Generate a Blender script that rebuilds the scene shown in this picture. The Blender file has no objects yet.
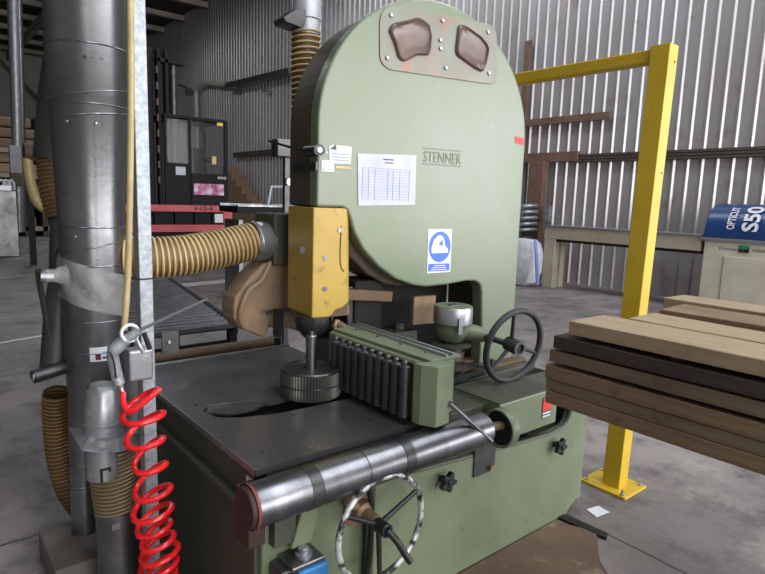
import bpy, math, random
from mathutils import Vector, Matrix
random.seed(7)
PI=math.pi
S=bpy.context.scene
COL=S.collection
# ---------------------------------------------------------------- camera calibration
F=583.0; H=1.7
_n=Vector((.0325,1,87.2/F)).normalized()
_x=Vector((712.5,87.2-.0325*712.5,-F)); _x-=_n*_x.dot(_n); _x.normalize()
_y=_n.cross(_x)
R3=Matrix((_x,_y,_n))                       # camera -> world
EYE=Vector((0,0,H))
def ray(u,v): return R3@Vector((u-382.5,287-v,-F))
def PZ(u,v,z=0): d=ray(u,v); return EYE+d*((z-H)/d.z)
def PX(u,v,x): d=ray(u,v); return EYE+d*(x/d.x)
def PY(u,v,y): d=ray(u,v); return EYE+d*(y/d.y)
cd=bpy.data.cameras.new('camera'); cam=bpy.data.objects.new('camera',cd); COL.objects.link(cam)
cam.matrix_world=Matrix.Translation(EYE)@R3.to_4x4()
cd.sensor_width=36; cd.lens=36*F/765; cd.clip_start=.05; cd.clip_end=200
S.camera=cam
S.view_settings.view_transform='Standard'; S.view_settings.look='None'; S.view_settings.exposure=-0.12; S.view_settings.gamma=1
# ---------------------------------------------------------------- materials
def lin(c):
    return tuple(((x/255)/12.92 if x/255<=.04045 else ((x/255+.055)/1.055)**2.4) for x in c)
def mat(name,col,rough=.5,metal=0.,col2=None,scale=3.,amt=.5,bump=0.,bscale=40.,stretch=None,col3=None,s3=8.,t3=(.62,.72),spec=.5,emis=None,es=1,detail=6,alpha=None,rvar=0.,aniso=0.):
    m=bpy.data.materials.new(name); m.use_nodes=True; nt=m.node_tree; N=nt.nodes; L=nt.links
    b=N['Principled BSDF']; b.inputs['Roughness'].default_value=rough; b.inputs['Metallic'].default_value=metal
    b.inputs['Specular IOR Level'].default_value=spec
    c=lin(col)+(1,); b.inputs['Base Color'].default_value=c
    tc=N.new('ShaderNodeTexCoord'); mp=N.new('ShaderNodeMapping'); L.new(tc.outputs['Object'],mp.inputs['Vector'])
    if stretch: mp.inputs['Scale'].default_value=stretch
    cur=None
    if col2:
        n=N.new('ShaderNodeTexNoise'); n.inputs['Scale'].default_value=scale; n.inputs['Detail'].default_value=detail; L.new(mp.outputs[0],n.inputs['Vector'])
        r=N.new('ShaderNodeMapRange'); r.inputs[1].default_value=.5-.5*amt*.5; r.inputs[2].default_value=.5+.5*amt*.5; L.new(n.outputs[0],r.inputs[0])
        x=N.new('ShaderNodeMix'); x.data_type='RGBA'; x.inputs[6].default_value=c; x.inputs[7].default_value=lin(col2)+(1,)
        L.new(r.outputs[0],x.inputs[0]); cur=x.outputs[2]
        if rvar:
            r2=N.new('ShaderNodeMapRange'); r2.inputs[3].default_value=rough-rvar; r2.inputs[4].default_value=rough+rvar
            L.new(n.outputs[0],r2.inputs[0]); r2.inputs[1].default_value=.3; r2.inputs[2].default_value=.7; L.new(r2.outputs[0],b.inputs['Roughness'])
    if col3:
        n=N.new('ShaderNodeTexNoise'); n.inputs['Scale'].default_value=s3; n.inputs['Detail'].default_value=8; n.inputs['Roughness'].default_value=.65
        L.new(tc.outputs['Object'],n.inputs['Vector'])
        r=N.new('ShaderNodeMapRange'); r.inputs[1].default_value=t3[0]; r.inputs[2].default_value=t3[1]; L.new(n.outputs[0],r.inputs[0])
        x=N.new('ShaderNodeMix'); x.data_type='RGBA'; x.inputs[7].default_value=lin(col3)+(1,)
        if cur: L.new(cur,x.inputs[6])
        else: x.inputs[6].default_value=c
        L.new(r.outputs[0],x.inputs[0]); cur=x.outputs[2]
    if cur: L.new(cur,b.inputs['Base Color'])
    if bump:
        n=N.new('ShaderNodeTexNoise'); n.inputs['Scale'].default_value=bscale; n.inputs['Detail'].default_value=5; L.new(mp.outputs[0],n.inputs['Vector'])
        u=N.new('ShaderNodeBump'); u.inputs['Strength'].default_value=bump; u.inputs['Distance'].default_value=.01; L.new(n.outputs[0],u.inputs['Height']); L.new(u.outputs[0],b.inputs['Normal'])
    if emis: b.inputs['Emission Color'].default_value=lin(emis)+(1,); b.inputs['Emission Strength'].default_value=es
    if alpha is not None: b.inputs['Alpha'].default_value=alpha
    return m
M={}
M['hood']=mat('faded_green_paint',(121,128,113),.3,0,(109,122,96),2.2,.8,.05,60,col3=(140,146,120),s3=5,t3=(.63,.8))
M['green']=mat('machine_green_paint',(112,122,98),.42,0,(101,111,87),4,.8,.08,60,col3=(80,86,60),s3=14,t3=(.64,.72))
M['green_dark']=mat('grimy_green_paint',(72,74,62),.55,0,(58,60,48),5,.9,.1,50,col3=(95,82,62),s3=9,t3=(.6,.7))  # dark green: grime on top faces, left side's shade put into the colour
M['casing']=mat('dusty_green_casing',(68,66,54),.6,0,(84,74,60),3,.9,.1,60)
M['yellow']=mat('yellow_guard_paint',(184,154,70),.42,0,(166,138,58),4,.8,.06,50,col3=(120,88,52),s3=9,t3=(.62,.74))
M['ypost']=mat('yellow_post_paint',(200,168,40),.4,0,(186,152,36),5,.8,.05,50,col3=(120,100,40),s3=16,t3=(.68,.74))
M['steel']=mat('brushed_steel',(140,140,144),.33,1,(118,118,124),3,.9,.03,80,stretch=(10,1,1))
M['table']=mat('worn_table_steel',(90,90,92),.28,.45,(70,70,72),3.5,.9,.03,30,col3=(120,112,104),s3=5,t3=(.58,.75),rvar=.1)
M['table_edge']=mat('bare_steel_edge',(150,150,150),.35,.9)
M['darksteel']=mat('dark_oiled_steel',(92,92,94),.36,.75,(66,66,68),8,.9,.05,50)
M['gear']=mat('toothed_steel',(124,122,118),.36,.85,(88,86,84),8,.9,.05,50)
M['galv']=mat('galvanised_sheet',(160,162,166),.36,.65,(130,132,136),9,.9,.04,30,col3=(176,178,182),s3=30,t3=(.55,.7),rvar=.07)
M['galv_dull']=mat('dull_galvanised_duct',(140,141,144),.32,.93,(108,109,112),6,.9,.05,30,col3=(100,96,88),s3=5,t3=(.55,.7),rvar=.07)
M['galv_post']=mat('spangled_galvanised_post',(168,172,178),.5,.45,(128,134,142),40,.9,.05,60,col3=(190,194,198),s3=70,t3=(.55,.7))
M['galv_bright']=mat('bright_new_duct',(178,180,186),.35,.35,(150,152,158),5,.8)  # paler, less metallic duct sheet; its bright reflection is put into the colour
M['galv_dark']=mat('shaded_grimy_duct',(66,66,64),.5,.4,(52,52,50),6,.9)  # darker copy of the duct metal, with shade put into the colour
M['rustdark']=mat('dark_red_oxide_steel',(72,44,38),.6,.1,(50,36,32),10,.9)
M['black']=mat('black_plastic',(26,26,28),.4)
M['rubber']=mat('black_rim_cover',(40,40,44),.6,0,(55,55,58),12,.8,.1,60)
M['void']=mat('dark_cavity_paint',(20,20,18),.8)  # near black for dark parts; recess and slot shade is put into this colour
M['brownrust']=mat('rusty_casting',(104,82,62),.65,.1,(82,66,50),8,.9,.15,40)
M['tan']=mat('sawdust_coated_casting',(158,134,108),.7,0,(126,104,82),6,.9,.15,40,col3=(160,134,104),s3=9,t3=(.5,.7))
M['brass']=mat('dusty_bronze',(150,124,96),.55,.3,(110,90,70),14,.9)
M['white']=mat('white_sticker',(205,206,212),.5)
M['paper']=mat('printed_paper_in_sleeve',(152,160,190),.25,0,(176,174,198),9,.8)
M['ink']=mat('printed_blue_ink',(128,142,184),.5)
M['inkdark']=mat('printed_dark_ink',(60,64,90),.5)
M['blue']=mat('mandatory_sign_blue',(46,98,196),.4)
M['red']=mat('red_sticker',(206,48,40),.45)
M['redcoil']=mat('red_polyurethane_hose',(222,30,34),.25,0,(200,24,30),10,.6)
M['cream']=mat('cream_hose_rib',(206,182,132),.45,0,(170,140,92),7,.9)
M['gold']=mat('translucent_hose_skin',(120,90,52),.5,0,(84,62,40),6,.9,col3=(196,178,150),s3=6,t3=(.64,.7))
M['goldpipe']=mat('beige_air_hose',(176,158,112),.45,0,(150,134,96),12,.8)
M['golddark']=mat('amber_hose_skin',(92,66,32),.5,0,(70,50,26),6,.9)
M['goldrib']=mat('amber_hose_rib',(128,98,54),.45,0,(100,76,44),6,.9)
M['wood']=mat('rough_sawn_pale_timber',(158,142,118),.75,0,(146,124,96),3,.9,.25,30,stretch=(14,1.2,14),col3=(120,98,74),s3=7,t3=(.62,.72))
M['wood2']=mat('weathered_grey_brown_timber',(122,106,86),.8,0,(104,84,66),3,.9,.3,30,stretch=(14,1.2,14),col3=(84,66,50),s3=7,t3=(.6,.72))
M['wood3']=mat('dark_wet_timber',(70,57,48),.8,0,(48,38,32),3,.9,.3,30,stretch=(14,1.2,14))
M['wood4']=mat('reddish_brown_timber',(134,110,86),.8,0,(106,84,64),3,.9,.3,30,stretch=(14,1.2,14),col3=(92,66,48),s3=6,t3=(.6,.72))
M['beige']=mat('beige_machine_enamel',(182,176,160),.45,0,(170,164,148),3,.7,col3=(140,130,112),s3=4,t3=(.66,.78))
M['beige_d']=mat('grey_beige_enamel',(158,150,132),.5,0,(142,134,118),3,.8)
M['bluehood']=mat('dark_blue_hood_enamel',(36,66,120),.3,0,(30,54,104),2,.7)
M['alu']=mat('aluminium_strip',(168,170,176),.35,.8)
M['fred']=mat('forklift_red_paint',(196,84,92),.5,0,(170,66,74),2,.8)
M['fblk']=mat('forklift_black_paint',(15,15,17),.65,0,(21,21,23),2,.8,spec=.25)
M['glass']=mat('grey_cab_glass',(40,44,48),.1,0,alpha=.3)
M['rail']=mat('dark_steel_girt',(72,64,60),.55,.3,(90,76,68),5,.9)
M['brownrail']=mat('brown_painted_channel',(116,90,78),.65,0,(92,68,56),5,.9)
M['bag']=mat('white_woven_bag',(206,208,216),.6,0,(176,178,190),7,.9,.5,9)
M['wrap']=mat('crumpled_clear_film',(215,212,212),.18,0,bump=1.,bscale=26,alpha=.24)
M['bluebox']=mat('blue_valve_paint',(44,112,168),.4,0,(34,84,130),9,.8)
M['chrome']=mat('worn_chrome_rim',(200,200,200),.4,.4,(40,40,40),30,.4)
M['pinkred']=mat('worn_red_oxide_primer',(112,104,94),.38,.2,(116,124,112),6,.9,.05,40,col3=(146,98,86),s3=7,t3=(.52,.68))
M['mirror']=mat('clear_viewing_window',(80,64,58),.28,0,(108,88,80),7,.8)
M['plinth']=mat('grey_concrete_block',(106,100,94),.8,0,(80,74,70),7,.9,.2,30)
M['cloth']=mat('brown_dust_cover',(120,100,80),.8,0,(92,76,60),5,.9,.2,30)
# corrugated wall
def wallmat():
    m=mat('grimy_corrugated_cladding',(186,184,188),.36,.5,(166,160,158),1.2,.9,.03,20,stretch=(1,1,.25),col3=(122,100,86),s3=1.2,t3=(.58,.85))
    return m
M['wall']=wallmat()
M['farwall']=mat('off_white_cladding',(168,166,160),.6,0,(146,144,138),.5,.8)
M['roof']=mat('dark_roof_sheet',(66,60,56),.7,0,(50,46,44),.6,.8)
M['purlin']=mat('grey_purlin_steel',(170,162,154),.6,0,(140,132,124),1,.8)
def floormat():
    m=bpy.data.materials.new('grimy_concrete_floor'); m.use_nodes=True; nt=m.node_tree; N=nt.nodes; L=nt.links; b=N['Principled BSDF']
    tc=N.new('ShaderNodeTexCoord')
    def noise(s,d=8,r=.6,vec=None):
        n=N.new('ShaderNodeTexNoise'); n.inputs['Scale'].default_value=s; n.inputs['Detail'].default_value=d; n.inputs['Roughness'].default_value=r; L.new(vec or tc.outputs['Object'],n.inputs['Vector']); return n.outputs[0]
    def rng(i,a,bb,c=0,d=1):
        r=N.new('ShaderNodeMapRange'); r.inputs[1].default_value=a; r.inputs[2].default_value=bb; r.inputs[3].default_value=c; r.inputs[4].default_value=d; L.new(i,r.inputs[0]); return r.outputs[0]
    def mix(f,a,bb):
        x=N.new('ShaderNodeMix'); x.data_type='RGBA'; L.new(f,x.inputs[0])
        for k,c in ((6,a),(7,bb)):
            if isinstance(c,tuple): x.inputs[k].default_value=lin(c)+(1,)
            else: L.new(c,x.inputs[k])
        return x.outputs[2]
    c=mix(rng(noise(.7),.38,.64),(106,100,99),(136,128,126))
    c=mix(rng(noise(2.6,10,.75),.48,.62,0,.85),c,(78,72,71))
    c=mix(rng(noise(1.1,12,.8),.55,.7,0,.8),c,(158,148,142))
    mp=N.new('ShaderNodeMapping'); mp.inputs['Location'].default_value=(-.77,-1.14,0); L.new(tc.outputs['Object'],mp.inputs['Vector'])
    w=N.new('ShaderNodeVectorMath'); w.operation='ADD'; L.new(mp.outputs[0],w.inputs[0])
    nv=N.new('ShaderNodeTexNoise'); nv.inputs['Scale'].default_value=6; L.new(tc.outputs['Object'],nv.inputs['Vector'])
    sc=N.new('ShaderNodeVectorMath'); sc.operation='SCALE'; sc.inputs[3].default_value=.025; L.new(nv.outputs[1],sc.inputs[0]); L.new(sc.outputs[0],w.inputs[1])
    br=N.new('ShaderNodeTexBrick'); br.offset=0; br.inputs['Scale'].default_value=1; br.inputs['Brick Width'].default_value=3; br.inputs['Row Height'].default_value=3; br.inputs['Mortar Size'].default_value=.008; br.inputs['Mortar Smooth'].default_value=.3
    L.new(w.outputs[0],br.inputs['Vector'])
    c=mix(br.outputs['Fac'],c,(48,44,44))
    L.new(c,b.inputs['Base Color'])
    L.new(rng(noise(2.2),.35,.65,.5,.72),b.inputs['Roughness'])
    u=N.new('ShaderNodeBump'); u.inputs['Strength'].default_value=.25; u.inputs['Distance'].default_value=.01; L.new(noise(18,8,.7),u.inputs['Height']); L.new(u.outputs[0],b.inputs['Normal'])
    return m
M['floor']=floormat()
# ---------------------------------------------------------------- mesh builder
def frame_from(d):
    d=Vector(d).normalized(); a=Vector((0,0,1)) if abs(d.z)<.95 else Vector((1,0,0))
    x=a.cross(d).normalized(); y=d.cross(x); return x,y,d
class MB:
    def __init__(s): s.v=[]; s.f=[]; s.sm=[]
    def add(s,vs,fs,smooth=False):
        o=len(s.v); s.v+=[Vector(p) for p in vs]
        for f in fs: s.f.append([o+i for i in f]); s.sm.append(smooth)
        return s
    def box(s,a,b,T=None):
        x0,y0,z0=a; x1,y1,z1=b
        vs=[Vector(p) for p in ((x0,y0,z0),(x1,y0,z0),(x1,y1,z0),(x0,y1,z0),(x0,y0,z1),(x1,y0,z1),(x1,y1,z1),(x0,y1,z1))]
        if T: vs=[T(p) for p in vs]
        return s.add(vs,[(0,3,2,1),(4,5,6,7),(0,1,5,4),(1,2,6,5),(2,3,7,6),(3,0,4,7)])
    def beam(s,p,q,w,h,up=(0,0,1)):
        p=Vector(p);q=Vector(q); d=(q-p).normalized(); u=Vector(up); x=d.cross(u)
        if x.length<1e-4: x=d.cross(Vector((0,1,0)))
        x.normalize(); y=x.cross(d)
        vs=[]
        for c in (p,q):
            for a,b in ((-1,-1),(1,-1),(1,1),(-1,1)): vs.append(c+x*(a*w/2)+y*(b*h/2))
        return s.add(vs,[(0,1,2,3),(7,6,5,4),(0,4,5,1),(1,5,6,2),(2,6,7,3),(3,7,4,0)])
    def rev(s,prof,o,axis=(0,0,1),seg=32,cap=True):
        """prof: list (r, t) along axis"""
        x,y,d=frame_from(axis); o=Vector(o); base=len(s.v); n=len(prof)
        for r,t in prof:
            for k in range(seg):
                a=2*PI*k/seg; s.v.append(o+d*t+(x*math.cos(a)+y*math.sin(a))*r)
        for i in range(n-1):
            sharp=False
            for k in range(seg):
                k2=(k+1)%seg; s.f.append([base+i*seg+k,base+i*seg+k2,base+(i+1)*seg+k2,base+(i+1)*seg+k]); s.sm.append(True)
        if cap:
            s.f.append([base+k for k in range(seg)][::-1]); s.sm.append(False)
            s.f.append([base+(n-1)*seg+k for k in range(seg)]); s.sm.append(False)
        return s
    def cyl(s,p,q,r,r2=None,seg=24):
        p=Vector(p);q=Vector(q); L_=(q-p).length; return s.rev([(r,0),(r if r2 is None else r2,L_)],p,q-p,seg)
    def tube(s,pts,r,seg=10,cap=True,closed=False):
        pts=[Vector(p) for p in pts]; n=len(pts); base=len(s.v)
        rr=r if hasattr(r,'__len__') else [r]*n
        T=[]
        for i in range(n):
            a=pts[(i-1)%n] if (closed or i>0) else pts[i]; b=pts[(i+1)%n] if (closed or i<n-1) else pts[i]
            T.append((b-a).normalized())
        x,_,_=frame_from(T[0])
        for i in range(n):
            x=(x-T[i]*x.dot(T[i])).normalized(); y=T[i].cross(x)
            for k in range(seg):
                a=2*PI*k/seg; s.v.append(pts[i]+(x*math.cos(a)+y*math.sin(a))*rr[i])
        m=n if closed else n-1
        for i in range(m):
            j=(i+1)%n
            for k in range(seg):
                k2=(k+1)%seg; s.f.append([base+i*seg+k,base+i*seg+k2,base+j*seg+k2,base+j*seg+k]); s.sm.append(True)
        if cap and not closed:
            s.f.append([base+k for k in range(seg)][::-1]); s.sm.append(False)
            s.f.append([base+(n-1)*seg+k for k in range(seg)]); s.sm.append(False)
        return s
    def prism(s,poly,fn,t0,t1):
        """poly 2D list; fn(a,b,t)->world"""
        n=len(poly); vs=[fn(a,b,t0) for a,b in poly]+[fn(a,b,t1) for a,b in poly]
        return s.add(vs,[list(range(n)),list(range(n,2*n))[::-1]]+[[i,i+n,(i+1)%n+n,(i+1)%n] for i in range(n)])
    def torus(s,c,axis,Rr,r,seg=48,seg2=12):
        x,y,d=frame_from(axis); c=Vector(c)
        return s.tube([c+(x*math.cos(2*PI*k/seg)+y*math.sin(2*PI*k/seg))*Rr for k in range(seg)],r,seg2,closed=True)
    def build(s,name,m,parent=None,bevel=0,bseg=2,autofix=True):
        me=bpy.data.meshes.new(name)
        if parent is not None: inv=WM[parent.name].inverted(); org=None
        else:
            xs=[p.x for p in s.v];ys=[p.y for p in s.v];zs=[p.z for p in s.v]
            org=Vector(((min(xs)+max(xs))/2,(min(ys)+max(ys))/2,min(zs))); inv=Matrix.Translation(-org)
        me.from_pydata([inv@p for p in s.v],[],s.f)
        me.polygons.foreach_set('use_smooth',s.sm)
        if autofix:
            import bmesh
            bm=bmesh.new(); bm.from_mesh(me); bmesh.ops.recalc_face_normals(bm,faces=bm.faces); bm.to_mesh(me); bm.free()
        me.validate(); me.update(); (me.set_sharp_from_angle(angle=math.radians(34)) if any(s.sm) else None); me.materials.append(m if not isinstance(m,str) else M[m])
        o=bpy.data.objects.new(name,me); COL.objects.link(o)
        if parent is not None: o.parent=parent; WM[o.name]=WM[parent.name]
        else: o.location=org; WM[o.name]=Matrix.Translation(org)
        if bevel:
            b=o.modifiers.new('bevel','BEVEL'); b.width=bevel; b.segments=bseg; b.limit_method='ANGLE'; b.angle_limit=math.radians(40); b.harden_normals=False
        return o
WM={}
def tag(o,label,cat,group=None):
    o['label']=label; o['category']=cat
    if group: o['group']=group
    return o
def lab(o,label): o['label']=label; return o
def thing(name,label,cat,loc,rz=0,group=None):
    o=bpy.data.objects.new(name,None); o.empty_display_size=.1; COL.objects.link(o); o.location=loc; o.rotation_euler=(0,0,rz)
    WM[o.name]=Matrix.Translation(Vector(loc))@Matrix.Rotation(rz,4,'Z'); return tag(o,label,cat,group)
def struct(o): o['kind']='structure'; return o
def dup(root,loc,label=None):
    r=root.copy(); COL.objects.link(r); r.location=loc
    if label: r['label']=label
    for ch in list(root.children):
        c=ch.copy(); COL.objects.link(c); c.parent=r
        for g in list(ch.children):
            d=g.copy(); COL.objects.link(d); d.parent=c
    return r
def text(name,body,m,parent,o,ex,ey,size,depth=.001,bold=0,fit=None,fn=None):
    """text mesh laid out at origin o with axes ex (reading) ey (up); fit=(width,height)"""
    cu=bpy.data.curves.new(name,'FONT'); cu.body=body; cu.size=1; cu.offset=bold; cu.extrude=0; cu.resolution_u=3
    t=bpy.data.objects.new(name,cu); COL.objects.link(t); dg=bpy.context.evaluated_depsgraph_get(); dg.update()
    me=bpy.data.meshes.new_from_object(t.evaluated_get(dg)); COL.objects.unlink(t); bpy.data.objects.remove(t)
    xs=[v.co.x for v in me.vertices]; ys=[v.co.y for v in me.vertices]
    x0,x1,y0,y1=min(xs),max(xs),min(ys),max(ys)
    sx,sy=(fit[0]/(x1-x0),fit[1]/(y1-y0)) if fit else (size,size)
    mb=MB(); ex=Vector(ex);ey=Vector(ey);nn=ex.cross(ey).normalized()
    front=[]; back=[]
    for v in me.vertices:
        a,b=(v.co.x-x0)*sx,(v.co.y-y0)*sy
        p=fn(a,b,0) if fn else Vector(o)+ex*a+ey*b
        front.append(p)
    fs=[list(p.vertices) for p in me.polygons]
    mb.add(front,fs)
    return mb.build(name,m,parent,autofix=False)
def spline(pts,n=8):
    P=[Vector(p) for p in pts]; out=[]
    for i in range(len(P)-1):
        p0=P[max(i-1,0)];p1=P[i];p2=P[i+1];p3=P[min(i+2,len(P)-1)]
        for k in range(n):
            t=k/n; out.append(.5*((2*p1)+(-p0+p2)*t+(2*p0-5*p1+4*p2-p3)*t*t+(-p0+3*p1-3*p2+p3)*t**3))
    out.append(P[-1]); return out
def arclen(P):
    s=[0]
    for i in range(1,len(P)): s.append(s[-1]+(P[i]-P[i-1]).length)
    return s
def sample(P,S_,t):
    for i in range(1,len(P)):
        if S_[i]>=t or i==len(P)-1:
            k=(t-S_[i-1])/max(1e-9,S_[i]-S_[i-1]); return P[i-1].lerp(P[i],k),(P[i]-P[i-1]).normalized()
def flex(root,path,r,pitch,rr,skin='gold',rib='cream',wob=0):
    P=spline(path,10); A=arclen(P); Lh=A[-1]
    MB().tube(P,r,24,cap=False).build('hose_wall',skin,root)
    n=int(Lh/pitch); seg=20; pts=[]; x=None
    for i in range(n*seg+1):
        c,t=sample(P,A,Lh*i/(n*seg))
        if x is None: x,_,_=frame_from(t)
        x=(x-t*x.dot(t)).normalized(); y=t.cross(x); a=2*PI*i/seg
        pts.append(c+(x*math.cos(a)+y*math.sin(a))*(r+rr*.3))
    MB().tube(pts,rr,6).build('spiral_rib',rib,root)
# ================================================================= SETTING
fl=MB(); 
fl.add([(-14,-14,0),(30,-14,0),(30,60,0),(-14,60,0)],[(0,1,2,3)]); struct(fl.build('floor','floor',autofix=False))
# corrugated side wall at x = 11.5 running along Y
def corrugated(x,y0,y1,z0,z1,pitch=.26,d=.031):
    mb=MB(); y=y0; pts=[]
    while y<y1:
        pts+=[(x,y),(x,y+.167),(x-d,y+.197),(x-d,y+.215)]; y+=pitch
    n=len(pts)
    vs=[(a,b,z0) for a,b in pts]+[(a,b,z1) for a,b in pts]
    return mb.add(vs,[[i,i+n,i+n+1,i+1] for i in range(n-1)])
w=corrugated(11.5,-3,46,0,10.4).build('wall_right','wall',autofix=False); struct(w)
m=w.modifiers.new('s','SOLIDIFY'); m.thickness=.01
fw=MB().box((-12,45,0),(12,45.2,10.4))
for k in range(24): fw.box((-12+k,44.96,0),(-11.96+k,45,10.4))
struct(fw.build('wall_back','farwall'))
struct(MB().box((-12.2,-12,0),(-12,45,10.4)).build('wall_left','farwall'))
rf=MB().box((-12.2,-12,10.4),(12,46,10.5)).build('ceiling','roof'); struct(rf)
k=0
for i in range(18):
    y=-3.9+2.8*i-.1
    p=MB().box((-12,y,10.02),(11.44,y+.09,10.28)).box((-12,y-.08,10.02),(11.44,y+.17,10.05)).build('trim_%d'%(i+1),'purlin'); struct(p)
for j,x in enumerate((-6,0,6)):
    p=MB().box((x-.1,-12,9.6),(x+.1,45,10.02)).build('trim_%d'%(20+j),'purlin'); struct(p)
# unseen glowing roof panels and area lamps, added to brighten the hall
M['skylight']=mat('translucent_rooflight',(235,240,248),.5,emis=(225,235,250),es=1.6)
def area(name,loc,rot,sx,sy,power,col=(.93,.97,1.)):
    l=bpy.data.lights.new(name,'AREA'); l.shape='RECTANGLE'; l.size=sx; l.size_y=sy; l.energy=power; l.color=col
    o=bpy.data.objects.new(name,l); COL.objects.link(o); o.location=loc; o.rotation_euler=rot; return o
SK=[(-5,-5,2.4,11,130),(1.5,-5,2.4,11,650),(7.5,-4,2.4,10,650),(8.0,9,1.8,9,420),(4.5,21,2.4,8,330)]
for i,(x,y,sx,sy,pw) in enumerate(SK):
    struct(MB().box((x-sx/2,y-sy/2,10.36),(x+sx/2,y+sy/2,10.395)).build('window_%d'%(i+1),'skylight'))
    area('rooflight_daylight',(x,y,9.55),(0,0,0),sx,sy,pw)
# open loading side behind the viewer and the opening in the right-hand wall: daylight
area('doorway_daylight',(3.5,-11.5,3.4),(math.radians(90),0,0),14,6.2,2100,(1,.98,.95))
area('side_door_daylight',(12.2,-8,3.2),(math.radians(90),0,math.atan2(11.5,10.8)),8,5.5,1300,(.97,.98,1))
W=bpy.data.worlds.new('daylight_sky'); S.world=W; W.use_nodes=True; bg=W.node_tree.nodes['Background']; bg.inputs[0].default_value=(.62,.68,.78,1); bg.inputs[1].default_value=.35
# steel rails fixed to the wall
g=MB()
for z in (2.66,2.72,2.78): g.box((11.38,2.2,z-.022),(11.45,7.25,z+.022))
g.box((11.42,2.2,2.63),(11.446,7.25,2.81))
tag(g.build('wall_rail','rail'),'long dark triple-ridged steel rail on the right-hand corrugated wall','rail')
tag(MB().box((11.34,7.25,2.66),(11.44,8.9,2.87)).build('wall_channel','brownrail',bevel=.006),'brown channel continuing the dark wall rail, beside the saw hood','channel')
tag(MB().box((11.36,6.6,3.49),(11.43,8.95,3.64)).build('wall_batten','brownrail',bevel=.006),'short brown batten high on the wall between saw hood and yellow post','batten')
tag(MB().box((11.3,16,3.3),(11.44,24,3.5)).build('wall_rail','rail'),'dark rail on the far wall section behind the forklift cab','rail')
tag(MB().box((11.2,8.0,0),(11.38,8.42,2.66)).build('wall_stanchion','brownrail',bevel=.01),'rust brown steel stanchion between saw hood and grey conveyor beam','column')
tag(MB().box((11.36,8.7,2.9),(11.43,8.86,5.4)).build('wall_upright','brownrail',bevel=.01),'narrow rust brown upright on the wall above the yellow crossbar end','upright')
# wall pipe
pp=[PX(197,118,11.25),PX(196,95,11.25),PX(198,88,11.25),PX(204,84,11.25),PX(215,84,11.25),PX(235,86,11.25)]
t=thing('wall_pipe','pale bent pipe rising above the forklift cab and running along the wall','pipe',(11.25,25,0))
MB().tube([Vector((11.25,pp[0].y,3))]+spline(pp,5),.09,10).build('pipe_bend','beige',t)
MB().beam(PX(228,86,11.2),PX(292,71,11.2),.3,.2).build('cable_tray','galv_dull',t)
for u in (232,262): MB().beam(PX(u,90,11.2),PX(u+9,91,11.4),.1,.08).build('bracket','galv_dull',t)
# ================================================================= BAND RESAW
saw=thing('band_resaw','large green band resaw with arched hood and yellow blade guard','saw',(1.85,2.35,0))
# --- base
XL,XR,YF,YB=.875,2.88,1.65,3.04
base=MB()
base.box((.90,1.70,0),(2.86,YB,.50)); base.box((.90,1.95,.50),(2.86,YB,.72)); base.box((.90,1.70,.50),(1.70,1.95,.70))
BASE=base.build('base','green_dark',saw,bevel=.006)
panel=[(.875,0),(2.74,0),(2.85,.07),(2.885,.45),(2.89,.745),(2.725,.745),(2.725,.60),(2.71,.56),(2.665,.53),(2.55,.522),(2.1,.55),(1.45,.60),(.875,.645)]
fp=MB().prism(panel,lambda a,b,t:Vector((a,t,b)),1.65,1.70).build('front_panel','green',saw,bevel=.008)
# lip along panel top edge
MB().tube([(.885,1.66,.64),(1.45,1.66,.598),(2.1,1.66,.548),(2.55,1.66,.52),(2.665,1.66,.53),(2.70,1.66,.556),(2.722,1.66,.60),(2.722,1.66,.74)],.012,8).build('panel_rim','green_dark',saw)
MB().box((2.86,1.66,.05),(2.9,YB-.02,.745)).build('end_panel','green',saw,bevel=.006)
MB().box((.862,1.68,0),(.90,YB,.64)).build('side_panel','green_dark',saw,bevel=.004)
MB().box((.835,1.68,.63),(.90,YB,.655)).build('side_ledge','green_dark',saw,bevel=.004)
MB().box((.866,1.66,.655),(.90,YB,.776)).box((.866,1.66,.655),(1.72,1.69,.776)).build('table_apron','green_dark',saw,bevel=.003)
MB().box((.864,1.70,.70),(.8665,1.745,.745)).build('inspection_sticker','white',saw)
# --- table plate with saw slot
outer=[(.855,1.655),(1.78,1.655),(1.78,3.05),(.855,3.05)]
slot=[(.925,2.27),(.965,2.325),(1.07,2.30),(1.22,2.225),(1.60,2.23),(1.60,2.05),(1.30,2.06),(1.16,2.07),(1.02,2.115),(.945,2.17)]
key=[(.855,2.27)]+[(.855,3.05),(1.78,3.05),(1.78,1.655),(.855,1.655)]+[(.855,2.2699)]+[(.925,2.2699)]+slot[::-1][:-1]+[slot[0]]
tb=MB()
def plate(mb,z0,z1):
    # quads between the outer rectangle and the slot loop
    n=len(slot)
    loop=[(.855,2.27),(.855,3.05),(1.07,3.05),(1.22,3.05),(1.78,3.05),(1.78,1.655),(1.30,1.655),(1.16,1.655),(1.02,1.655),(.855,1.655)]
    vs=[(a,b,z1) for a,b in loop]+[(a,b,z1) for a,b in slot]+[(a,b,z0) for a,b in loop]+[(a,b,z0) for a,b in slot]
    fs=[]
    for i in range(n):
        j=(i+1)%n
        fs+=[[i,j,n+j,n+i],[2*n+i,3*n+i,3*n+j,2*n+j],[i,2*n+i,2*n+j,j],[n+i,n+j,3*n+j,3*n+i]]
    mb.add(vs,fs)
plate(tb,.776,.80)
TB=tb.build('table','table',saw)
MB().box((.9,2.02,.701),(1.62,2.34,.712)).build('slot_floor','void',saw)
MB().prism([(.935,2.265),(.97,2.31),(1.07,2.29),(1.2,2.225),(1.12,2.19),(1.0,2.2)],lambda a,b,t:Vector((a,b,t)),.782,.792).build('slot_insert','galv_dull',saw)
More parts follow.
